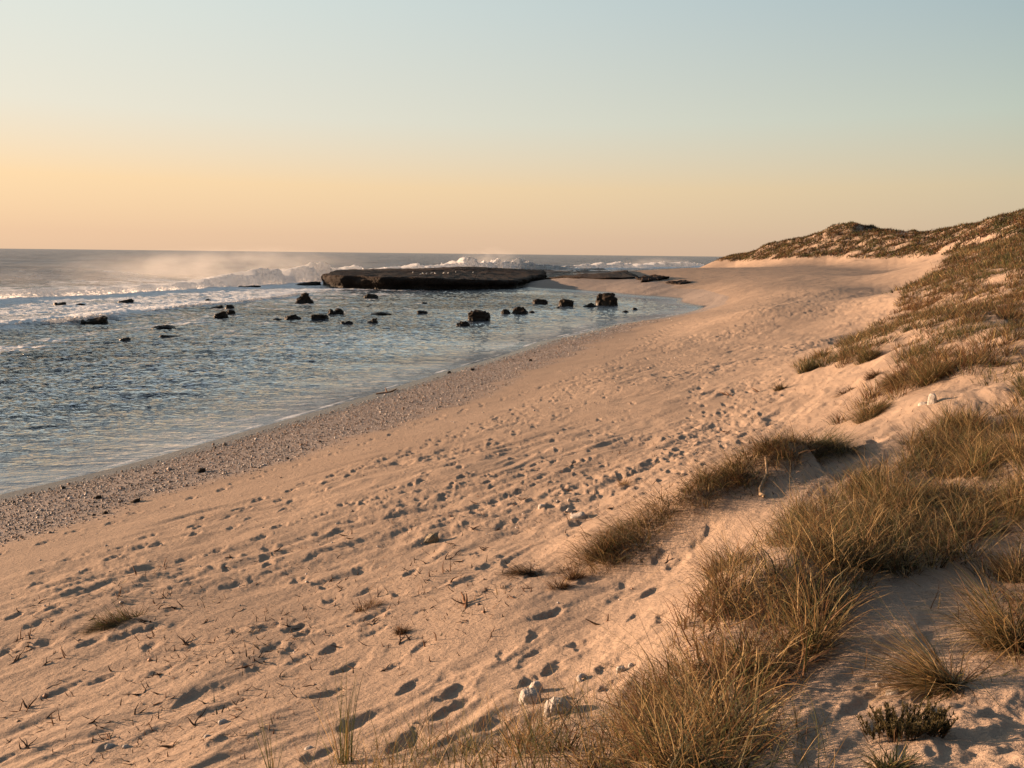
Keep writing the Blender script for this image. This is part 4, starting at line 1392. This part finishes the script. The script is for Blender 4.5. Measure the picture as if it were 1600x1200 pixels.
def area_points(poly, per_m2, dmin, dmax, gate=None, az=(-10, 46)):
    A = (R(az[1]) - R(az[0])) / 2 * ((dmax * 1.1 + 3) ** 2 - (dmin * 0.9) ** 2)
    N = int(A * per_m2)
    a = rng.uniform(R(az[0]), R(az[1]), N)
    r = np.sqrt(rng.uniform((dmin * 0.9) ** 2, (dmax * 1.1 + 3) ** 2, N))
    x, y = OX + r * np.sin(a), OY + r * np.cos(a)
    z = ground(x, y)
    px, py, d = project(np.stack([x, y, z], 1))
    k = in_poly(px, py, poly) & (d > dmin) & (d < dmax)
    if gate is not None:
        k &= gate(x, y, z, px, py)
    return x[k], y[k], z[k], px[k], py[k], d[k]

# ---- far dunes: low scrub and tussock, thicker in patches
sw = Sward()
def far_gate(x, y, z, px, py):
    n = fbm2(x / 9, y / 9, 4, 401)
    bare = sstep(3.9, 5.8, z + 1.6 * n)
    return rng.random(len(x)) < bare * sstep(-0.55, -0.12, n + 0.15)
x, y, z, px, py, d = area_points(VEG_FAR, 2.6, 105, 330, far_gate, (12, 44))
def far_tufts(sw, x, y, z, d, k, L, W, seg=2, mixv=(0.42, 0.08, 0.34, 0.10, 0.12)):
    n = len(x)
    X = np.repeat(x, k) + rng.normal(0, 0.5, n * k)
    Y = np.repeat(y, k) + rng.normal(0, 0.5, n * k)
    base = np.repeat(pick(mixv, n), k, 0)
    c = base * rng.uniform(0.7, 1.35, (n * k, 1))
    sc = np.repeat(rng.uniform(0.6, 1.5, n), k)
    sw.add(np.stack([X, Y, ground(X, Y) - 0.05], 1), L * sc * rng.uniform(0.5, 1.1, n * k), rng.uniform(0, 6.28, n * k), np.abs(rng.normal(0.55, 0.3, n * k)), rng.uniform(0.2, 0.9, n * k), np.full(n * k, W) * rng.uniform(0.7, 1.3, n * k), c, seg=seg)
far_tufts(sw, x, y, z, d, 12, 0.75, 0.17, mixv=(0.36, 0.04, 0.30, 0.05, 0.30))
NF = len(x)
sw.build("dune_scrub", "dark olive scrub and tussock covering the far sand dunes", "dune scrub", kind='stuff')

# ---- middle slope on the right
sw = Sward()
def mid_gate(x, y, z, px, py):
    n = fbm2(x / 2.6, y / 2.6, 4, 411)
    return rng.random(len(x)) < sstep(-0.9, -0.3, n)
x, y, z, px, py, d = area_points(VEG_MID, 4.5, 45, 135, mid_gate, (5, 56))
far_tufts(sw, x, y, z, d, 20, 0.55, 0.06, 3)
x, y, z, px, py, d = area_points(VEG_MID, 6.5, 9.5, 46, mid_gate, (5, 62))
for i in range(len(x)):
    dd = d[i]
    g = float(np.clip(0.5 + 0.8 * float(pn2(np.array([x[i] / 3.0]), np.array([y[i] / 3.0]), 417)[0]), 0, 1))
    mixv = (0.42 * g + 0.06, 0.18, 0.5 * (1 - g) + 0.14, 0.18 * g, 0.08)
    clump(sw, x[i], y[i], int(np.clip(1100 / dd, 26, 90)), rng.uniform(0.12, 0.34), rng.uniform(0.35, 0.62), mixv, 0.6, 0.9, 0.0035 + 0.00042 * dd, 3, (-0.15, -0.1))
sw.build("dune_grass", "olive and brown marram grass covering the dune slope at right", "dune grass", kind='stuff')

# ---- near bank
sw = Sward()
def near_gate(x, y, z, px, py):
    n = fbm2(x / 0.8, y / 0.8, 3, 421)
    return rng.random(len(x)) < sstep(-0.45, 0.10, n)
x, y, z, px, py, d = area_points(VEG_NEAR, 62, 1.9, 11.5, near_gate, (-12, 72))
for i in range(len(x)):
    front = px[i] < 1020 and py[i] > 1070
    if front and rng.random() < 0.6:
        continue
    brown = float(sstep(1200, 1020, np.array([px[i]]))[0]) * (py[i] > 880) * (py[i] < 1130)
    up = float(sstep(950, 800, np.array([py[i]]))[0])
    mixv = (0.26 * (1 - brown) + 0.03, 0.42, 0.34 + 0.9 * brown, 0.16 * up + 0.05, 0.06)
    clump(sw, x[i], y[i], int(rng.integers(36, 80)), rng.uniform(0.05, 0.15), rng.uniform(0.28, 0.56) * (1 - 0.25 * brown) * (0.65 if front else 1), mixv, rng.uniform(0.4, 0.9), rng.uniform(0.6, 1.5), 0.0055, 5, (-0.1, -0.05))
# loose straw lying through it
x, y, z, px, py, d = area_points(VEG_NEAR, 260, 1.9, 11.5, near_gate, (-12, 72))
n = len(x)
sw.add(np.stack([x, y, z + rng.uniform(0, 0.12, n)], 1), rng.uniform(0.12, 0.4, n), rng.uniform(0, 6.28, n), rng.uniform(1.0, 1.6, n), rng.uniform(-0.5, 0.9, n), rng.uniform(0.003, 0.007, n), pick((0.05, 0.5, 0.4, 0.15), n), seg=4)
# long arching straw stems standing out of the mass, and curled broad dead leaves in the brown patch
x, y, z, px, py, d = area_points(VEG_NEAR, 170, 1.9, 11.5, near_gate, (-12, 72))
k = ~((px < 1020) & (py > 1070))
x, y, z = x[k], y[k], z[k]
n = len(x)
sw.add(np.stack([x, y, z], 1), rng.uniform(0.4, 0.8, n), rng.normal(3.6, 1.2, n), np.abs(rng.normal(0.35, 0.25, n)), rng.uniform(0.6, 2.2, n), rng.uniform(0.003, 0.006, n), pick((0.25, 0.65, 0.05, 0.1), n), seg=7)
x, y, z, px, py, d = area_points([(1020, 1080), (1050, 1000), (1120, 930), (1260, 900), (1300, 980), (1260, 1080), (1120, 1110)], 420, 1.9, 11.5, None, (-12, 62))
n = len(x)
sw.add(np.stack([x, y, z + rng.uniform(0, 0.1, n)], 1), rng.uniform(0.12, 0.32, n), rng.uniform(0, 6.28, n), np.abs(rng.normal(0.7, 0.4, n)), rng.uniform(-0.8, 2.4, n), rng.uniform(0.005, 0.013, n), pick((0.03, 0.30, 0.65, 0.1), n), seg=6)
# sparse blades of the front fringe
x, y, z, px, py, d = area_points([(500, 1270), (540, 1195), (700, 1170), (860, 1140), (860, 1270)], 22, 1.8, 6, None, (-30, 45))
for i in range(len(x)):
    clump(sw, x[i], y[i], int(rng.integers(10, 30)), rng.uniform(0.04, 0.12), rng.uniform(0.15, 0.36), (0.4, 0.3, 0.25, 0.1), 0.5, 0.9, 0.0045, 5)
fr = [(480, 1260), (480, 1180), (560, 1165), (700, 1150), (800, 1120), (900, 1095), (1020, 1085), (1100, 1120), (1300, 1120), (1300, 1260)]
x, y, z, px, py, d = area_points(fr, 300, 1.8, 6, None, (-30, 45))
n = len(x)
sw.add(np.stack([x, y, z - 0.01], 1), rng.uniform(0.12, 0.42, n), rng.uniform(0, 6.28, n), np.abs(rng.normal(0.35, 0.25, n)), rng.uniform(0.1, 0.9, n), rng.uniform(0.0025, 0.0045, n), pick((0.5, 0.28, 0.15, 0.15), n), seg=5)
# thin dry stems over the shaded hollow and its right edge
x, y, z, px, py, d = area_points([(1290, 1060), (1340, 960), (1450, 905), (1560, 880), (1800, 850), (1800, 1150), (1560, 1120), (1420, 1110)], 30, 1.9, 8, None, (0, 70))
n = len(x)
sw.add(np.stack([x, y, z], 1), rng.uniform(0.08, 0.4, n), rng.uniform(0, 6.28, n), rng.uniform(0.5, 1.55, n), rng.uniform(-0.5, 0.9, n), rng.uniform(0.003, 0.008, n), pick((0.1, 0.3, 0.5, 0.2), n), seg=5)
x, y, z, px, py, d = area_points([(1500, 960), (1540, 890), (1580, 850), (1900, 800), (1900, 1060), (1600, 1050)], 40, 1.9, 8, None, (0, 75))
for i in range(len(x)):
    clump(sw, x[i], y[i], int(rng.integers(20, 50)), rng.uniform(0.04, 0.12), rng.uniform(0.2, 0.45), (0.25, 0.35, 0.4, 0.1), 0.7, 1.1, 0.005, 5, (-0.3, 0))
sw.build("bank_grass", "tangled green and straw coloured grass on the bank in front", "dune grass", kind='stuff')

# ---- tussocks that stand alone
def tussock(px, py, wpx, n, L, mixv, label, lean=0.6, curve=1.0, wind=(0, 0), flat=0.5, ang=0.7, name="grass_tussock", group="grass tussocks on the sand", width=0.005, cat="tussock", lo=0.4):
    p = hit(px, py)
    w = wpx * float(project(p[None])[2][0]) / FPX
    s = Sward()
    m = int(np.clip(n / 70, 1, 9))
    for i in range(m):                       # ragged: several tufts of their own size and lean
        t = rng.uniform(0, 6.28)
        q = 0.62 * math.sqrt(rng.random()) if m > 1 else 0
        ox, oy = q * w / 2 * math.cos(t), q * w / 2 * flat * math.sin(t)
        x, y = p[0] + ox * math.cos(ang) - oy * math.sin(ang), p[1] + ox * math.sin(ang) + oy * math.cos(ang)
        f = 1 if m == 1 else 0.55
        clump(s, x, y, int(n * 2.1 / m), 0, L * rng.uniform(0.8, 1.35), mixv, lean * rng.uniform(0.7, 1.2), curve, width, 5, (wind[0] + rng.normal(0, .25), wind[1] + rng.normal(0, .25)), ell=(w / 2 * f, w / 2 * flat * f, ang), lo=lo)
    return s.build(name, label, cat, group, origin=tuple(p))
# the strip of grass along the ridge crest, drooping towards the lower left
strip = Sward()
ra = np.array(RIDGE)
cum = np.concatenate([[0], np.cumsum(np.hypot(*np.diff(ra, axis=0).T))])
for s_ in np.arange(0.15, cum[-1] - 0.15, 0.026):
    x, y = np.interp(s_, cum, ra[:, 0]), np.interp(s_, cum, ra[:, 1])
    k = 0.5 + 0.5 * math.sin(s_ * 2.1 + 1.0) * math.sin(s_ * 0.9)
    dxy = rng.normal(0, 0.17, 2) + np.array((0.05, -0.07))
    clump(strip, x + dxy[0] - 0.05, y + dxy[1] + 0.03, int(rng.integers(40, 85)), rng.uniform(0.06, 0.2), rng.uniform(0.3, 0.58), (0.26, 0.26, 0.36, 0.05, 0.18), rng.uniform(0.6, 1.1), rng.uniform(0.6, 1.3), 0.0055, 5, (-0.5 + rng.normal(0, .2), -0.5 + rng.normal(0, .2)))
for s_ in np.arange(0.6, cum[-1] - 0.3, 0.1):       # dead stems and roots trailing down the lee face
    x, y = np.interp(s_, cum, ra[:, 0]) + rng.normal(0.18, 0.12), np.interp(s_, cum, ra[:, 1]) - abs(rng.normal(0.15, 0.12))
    n = 7
    X, Y = x + rng.normal(0, .08, n), y + rng.normal(0, .08, n)
    strip.add(np.stack([X, Y, ground(X, Y) + 0.01], 1), rng.uniform(0.1, 0.35, n), rng.normal(-1.0, 0.7, n), rng.uniform(1.2, 1.6, n), rng.uniform(0, 0.4, n), rng.uniform(0.004, 0.01, n), pick((0, 0.2, 0.5, 0, 0.3), n), seg=5)
strip.build("grass_strip", "ragged strip of drooping brown green grass along the crest of the small sand ridge", "grass strip")
tussock(1352, 565, 70, 500, 0.5, (0.45, 0.15, 0.3, 0.1), "olive tussock at the edge of the flat beach above the bare slope", 0.8, 0.9, (-0.4, -0.3), 0.4, 0.85, width=0.011)
tussock(1405, 600, 80, 600, 0.5, (0.3, 0.25, 0.4, 0.05), "brown leaning tussock on the bare slope above the golden edged one", 0.9, 1.0, (-0.5, -0.3), 0.4, 0.85, width=0.009)
tussock(1455, 590, 100, 900, 0.5, (0.3, 0.3, 0.35, 0.1), "broad rusty tussock on the slope above the upright coral", 0.7, 1.0, (-0.3, -0.2), 0.5, 0.85, width=0.009)
tussock(1325, 612, 50, 160, 0.25, (0.05, 0.1, 0.4, 0.0, 0.5), "dark dead grass mat on the bare slope", 1.2, 0.4, (-0.6, -0.4), 0.35, 0.7, width=0.009)
tussock(1362, 592, 44, 140, 0.25, (0.05, 0.1, 0.5, 0.0, 0.4), "dark dead tuft uphill of the dead mat on the bare slope", 1.1, 0.4, (-0.6, -0.4), 0.35, 0.7, width=0.009)
tussock(1290, 700, 75, 600, 0.5, (0.7, 0.1, 0.15, 0.1), "dark green mat of grass hanging over the right end of the sand ridge", 1.1, 0.7, (0.75, -0.25), 0.4, 0.5)
tussock(945, 862, 58, 420, 0.30, (0.3, 0.08, 0.3, 0.0, 0.35), "small dark spiky tussock at the lower end of the sand ridge", 0.75, 0.8, (-0.2, -0.2), 0.6, 0.7)
tussock(900, 905, 45, 160, 0.2, (0.05, 0.1, 0.4, 0.0, 0.5), "flattened brown tuft below the small dark spiky tussock", 1.2, 0.3, (-0.3, -0.3), 0.5, 0.6)
tussock(820, 895, 75, 260, 0.26, (0.1, 0.05, 0.3, 0.0, 0.6), "dead dark grass mat lying flat on open sand left of the ridge", 1.35, 0.2, (-0.8, -0.3), 0.3, 0.35)
tussock(876, 918, 34, 120, 0.22, (0.0, 0.1, 0.4, 0.0, 0.5), "upright dead brown tuft right of the dead grass mat", 0.7, 0.4, (-0.3, -0.2), 0.6, 0.5)
tussock(183, 974, 80, 420, 0.34, (0.6, 0.05, 0.2, 0.0, 0.4), "olive grass heap lying alone on the sand at left", 1.35, 0.25, (-0.8, -0.45), 0.22, 0.55)
tussock(576, 950, 40, 110, 0.2, (0.05, 0.1, 0.4, 0.0, 0.5), "dead brown grass tuft with stalks in the middle of the sand", 0.9, 0.5, (0.3, 0.1), 0.5, 0.6)
tussock(630, 988, 28, 150, 0.12, (0.1, 0.0, 0.3, 0.0, 0.7), "small dark round tuft beside a pale chip below the dead brown tuft", 0.9, 0.6, (-0.2, 0.0), 0.6, 0.6)
tussock(975, 758, 22, 60, 0.2, (0.0, 0.3, 0.7, 0.0), "tiny dry tuft on the flat sand above the ridge", 0.8, 0.5, (0, 0), 0.6, 0.6)
tussock(1360, 650, 90, 800, 0.5, (0.35, 0.3, 0.3, 0.1), "golden edged tussock on the slope left of the upright coral", 0.8, 1.0, (-0.4, -0.3), 0.5, 0.85, width=0.007)
tussock(1262, 580, 50, 260, 0.5, (0.25, 0.1, 0.05, 0.6), "grey green leafy tussock out on the beach edge", 0.6, 0.4, (-0.2, 0.0), 0.5, 0.4, width=0.013)
tussock(1220, 608, 34, 160, 0.4, (0.3, 0.2, 0.4, 0.1), "low brown tussock on the sand below the grey green one", 1.0, 0.6, (-0.4, -0.2), 0.45, 0.6, width=0.010)
tussock(1500, 1070, 110, 420, 0.5, (0.22, 0.6, 0.12, 0.05), "windblown golden tussock bent to the left over shaded sand", 1.25, 0.45, (-1.0, 0.1), 0.3, 0.2)
tussock(1585, 1010, 90, 420, 0.5, (0.3, 0.5, 0.15, 0.05), "pale tussock cut by the right edge above the golden one", 0.8, 0.9, (-0.6, 0.0), 0.6, 0.2)
tussock(1392, 1205, 50, 120, 0.13, (0.75, 0.1, 0.1, 0.1), "small green tuft just below the dark bush at bottom right", 0.6, 0.8, (0, 0), 0.6, 0.2)
tussock(1590, 905, 75, 360, 0.42, (0.1, 0.35, 0.5, 0.2), "dry tussock with reddish base at the right edge", 0.6, 0.9, (0.1, 0), 0.7, 0.3)
tussock(540, 1192, 22, 24, 0.55, (0.8, 0.1, 0.1, 0.0), "few tall dark blades rising at the bottom edge", 0.16, 0.25, (0.0, 0), 0.7, 0.3, width=0.004, lo=0.5)
tussock(425, 1215, 14, 8, 0.5, (0.9, 0.0, 0.1, 0.0), "lone pair of tall blades left of the other blades at the bottom", 0.25, 0.15, (-0.3, 0), 0.7, 0.3, width=0.004, lo=0.7)

# ---- succulent bush, bottom right
def bush(px, py, wpx, label):
    p = hit(px, py)
    w = wpx * float(project(p[None])[2][0]) / FPX
    root = bpy.data.objects.new("dark_bush", None)
    COL.objects.link(root)
    root.location = p
    tag(root, label, "bush")
    st, lf = Sward(), Sward()
    for k in range(110):
        a = rng.uniform(0, 6.28)
        q = math.sqrt(rng.random())
        bx, by = w * 0.45 * q * math.cos(a), w * 0.2 * q * math.sin(a)
        gx = p[0] + bx
        gy = p[1] + by
        L = rng.uniform(0.05, 0.13)
        le, az = rng.uniform(0.05, 0.6), math.atan2(by, bx) + rng.normal(0, 0.4)
        z0 = float(ground(gx, gy))
        st.add(np.array([[gx, gy, z0 - 0.01]]), np.array([L]), np.array([az]), np.array([le]), np.array([0.1]), np.array([0.006]), np.array([[0.10, 0.06, 0.035]]), seg=3)
        m = 44
        t = rng.uniform(0.25, 1, m)
        dirv = np.array((math.sin(le) * math.cos(az), math.sin(le) * math.sin(az), math.cos(le)))
        rp = np.array((gx, gy, z0)) + t[:, None] * L * dirv
        lf.add(rp, rng.uniform(0.012, 0.026, m), rng.uniform(0, 6.28, m), rng.uniform(0.2, 1.2, m), rng.uniform(-.3, .3, m), np.full(m, 0.006), np.tile([[0.085, 0.068, 0.030]], (m, 1)) * rng.uniform(0.7, 1.5, (m, 1)), seg=2)
    st.build("stem", parent=root, origin=tuple(p)).location = (0, 0, 0)
    lf.build("foliage", parent=root, origin=tuple(p)).location = (0, 0, 0)
bush(1418, 1150, 130, "low dark bush with short fleshy leaves at the bottom right")

# ------------------------------------------------------------------ stalks and litter on the sand
def stalk_mesh(pts, r0_, r1_, k=5):
    pts = np.array(pts, float)
    V, F = [], []
    n = len(pts)
    for i, p in enumerate(pts):
        t = pts[min(i + 1, n - 1)] - pts[max(i - 1, 0)]
        t /= np.linalg.norm(t) + 1e-9
        a = np.cross(t, (0.3, 0.2, 0.93))
        a /= np.linalg.norm(a) + 1e-9
        b = np.cross(t, a)
        rad = r0_ + (r1_ - r0_) * i / (n - 1)
        for j in range(k):
            h = j / k * 2 * math.pi
            V.append(p + rad * (a * math.cos(h) + b * math.sin(h)))
    for i in range(n - 1):
        for j in range(k):
            F.append((i * k + j, i * k + (j + 1) % k, (i + 1) * k + (j + 1) % k, (i + 1) * k + j))
    return np.array(V), np.array(F)

def twig_geo(L, seed, forks=2, lie=False):
    q = random.Random(seed)
    Vs, Fs, off_ = [], [], 0
    for k in range(1 + forks):
        el = q.uniform(0.05, 0.35) if (lie or q.random() < 0.5) else q.uniform(0.5, 1.4)
        az = q.uniform(0, 6.28)
        p = np.array((0.0, 0.0, -0.01))
        if k:
            p = p + np.array((q.uniform(-.3, .3) * L, q.uniform(-.3, .3) * L, 0.0))
        pts = [p]
        ln = L * q.uniform(0.5, 1.0)
        for s_ in range(4):
            el += q.uniform(-.35, .3)
            az += q.uniform(-.4, .4)
            p = p + np.array((math.cos(el) * math.cos(az), math.cos(el) * math.sin(az), math.sin(el))) * ln / 4
            p[2] = max(p[2], -0.006)
            pts.append(p)
        V, F = stalk_mesh(pts, L * q.uniform(0.04, 0.085), L * 0.015, 4)
        Vs.append(V)
        Fs.append(F + off_)
        off_ += len(V)
    V = np.concatenate(Vs)
    return V, np.concatenate(Fs), off_

TW_COL = [(0.07, 0.034, 0.018), (0.09, 0.045, 0.024), (0.05, 0.028, 0.018), (0.12, 0.06, 0.03)]
protos = []
for k in range(14):
    V, F, n = twig_geo(0.13, 500 + k, forks=k % 4, lie=k % 3 != 2)
    me = mesh_obj("dry_twig", V, F, M_TWIG, attrs={'col': col_attr(len(V), TW_COL[k % 4])})
    protos.append(me)
trng = random.Random(77)
NAMED_TWIGS = [
    (75, 1075, 26, 13, "three pronged dry stalk at the far left of the sand"), (253, 1102, 30, 3, "thick split stalk with a long shadow in the lower left"), (205, 1118, 20, 6, "dark broken stalks left of the thick split stalk"),
    (88, 1172, 16, 5, "short curled stalk standing near the lower left corner"), (292, 1008, 20, 2, "brushy stalk leaning right of the olive grass heap"), (311, 1038, 12, 1, "small bent stalk shaped like a roof right of the brushy one"),
    (335, 1005, 14, 9, "forked stalk standing right of the brushy stalk"), (12, 1040, 30, 7, "tall thin curved stem at the left edge"), (515, 916, 18, 10, "curved stalk above the dead brown grass tuft"),
    (670, 1005, 24, 11, "spread three legged stalk standing on the sand ripples"), (740, 945, 40, 3, "large twisted dead root lying on the sand in the middle"), (735, 968, 24, 9, "upright hooked stalk below the twisted dead root"),
    (705, 912, 22, 1, "straight thin stalk left of the dead grass mat"), (803, 935, 24, 13, "tall leaning stalk below the dead grass mat"), (940, 975, 24, 5, "slanted reddish stick standing beside deep footprints"),
    (1040, 880, 16, 2, "short pointed stick standing in the shaded slope under the ridge"), (770, 830, 18, 7, "curved twig standing right of the olive grey stone"), (712, 850, 14, 10, "thin twig right of the olive grey stone, lower of two"),
    (692, 875, 16, 6, "small forked twig below the olive grey stone"), (603, 615, 32, 3, "brown strand of washed up weed at the waterline gravel"), (890, 727, 12, 6, "dark knotted twig among footprints on mid beach"),
    (1140, 675, 14, 7, "dark twig at the trail of footprints left of the ridge crest"), (1147, 617, 22, 3, "dark woody bit at the upper end of the footprint trail"), (1190, 612, 20, 1, "dark twig right of the woody bit at the beach edge"),
    (390, 985, 22, 9, "flat dry twig at the left of the mid sand litter"), (640, 1000, 14, 2, "pale chip shaped twig by the small round tuft"),
]
def place_twig(k, px, py, Lpx, label, group):
    p = hit(px, py)
    if p is None:
        return
    L = 1.35 * Lpx * float(project(p[None])[2][0]) / FPX
    o = protos[k]
    if k in used_protos:
        o = protos[k].copy()
        COL.objects.link(o)
    used_protos.add(k)
    o.location = p
    o.scale = (L / 0.13,) * 3
    o.rotation_euler.z = trng.uniform(0, 6.28)
    tag(o, label, "twig", group)
used_protos = set()
for px, py, L, k, lab in NAMED_TWIGS:
    place_twig(k, px, py, L, lab, "dry twigs on the sand")
LIT = [(0, 960), (150, 900), (420, 860), (700, 790), (1000, 690), (1250, 560), (1330, 560), (1230, 660), (1050, 770), (880, 850), (800, 960), (760, 1010), (500, 1110), (380, 1190), (0, 1200)]
placed = 0
while placed < 220:
    px, py = trng.uniform(0, 1300), trng.uniform(600, 1195)
    if trng.random() > ((py - 560) / 500) ** 1.2 or not in_poly(np.array([px]), np.array([py]), LIT)[0]:
        continue
    place_twig(trng.randrange(14), px, py, trng.uniform(10, 24) * (0.5 + 0.45 * (py - 600) / 600), "small dry dark twig among the plant litter scattered over the sand", "small scattered twigs")
    placed += 1
for k in range(14):
    if k not in used_protos:
        bpy.data.objects.remove(protos[k])

# fine litter: countless dry crumbs and splinters
def litter(N):
    a = rng.uniform(R(-42), R(40), N * 3)
    r = np.exp(rng.uniform(math.log(5.5), math.log(60), N * 3))
    x, y = OX + r * np.sin(a), OY + r * np.cos(a)
    z = ground(x, y)
    px, py, d = project(np.stack([x, y, z], 1))
    pt = fbm2(x / 1.6, y / 1.6, 3, 701)
    k = (in_poly(px, py, LIT) | in_poly(px, py, [(1180, 600), (1420, 480), (1500, 560), (1420, 720), (1330, 800), (1100, 900), (1000, 880)])) & (rng.random(len(x)) < sstep(-0.3, 0.5, pt) * 0.8 + 0.1)
    x, y, z, d = x[k][:N], y[k][:N], z[k][:N], d[k][:N]
    n = len(x)
    s = Sward()
    s.add(np.stack([x, y, z], 1), rng.uniform(0.015, 0.09, n) * (1 + d / 30), rng.uniform(0, 6.28, n), np.clip(rng.normal(1.35, 0.3, n), 0.2, 1.7), rng.uniform(-0.6, 0.3, n), rng.uniform(0.005, 0.013, n) * (1 + d / 40), pick((0.03, 0.12, 0.85, 0.0), n) * 0.75, seg=2)
    return s
litter(13000).build("beach_litter", "fine dry plant litter strewn over the sand", "plant litter", kind='stuff', mat=M_TWIG)

# pale dead stem with a broken foot hanging down the ridge
p0, p1 = hit(1196, 722), hit(1190, 778)
def drape(p, q, t, h, s=0.0):
    x, y = p[0] + (q[0] - p[0]) * t + s, p[1] + (q[1] - p[1]) * t
    return np.array((x, y, float(ground(x, y)) + h))
pts = [drape(p0, p1, t, h, s) for t, h, s in ((0, .05, 0), (.2, .05, .02), (.4, .04, .035), (.6, .03, 0.0), (.8, .03, -.03), (.95, .03, -.02), (1.0, .02, .03))]
V, F = stalk_mesh(pts, 0.014, 0.019, 7)
V += 0.012 * np.stack([fbm3(V * 20, 2, 1), fbm3(V * 20, 2, 2), fbm3(V * 20, 2, 3)], 1)
tag(mesh_obj("dead_stem", V, F, M_TWIG, attrs={'col': col_attr(len(V), (0.34, 0.25, 0.16))}), "pale woody dead stem hanging down the shaded side of the ridge", "dead stem")
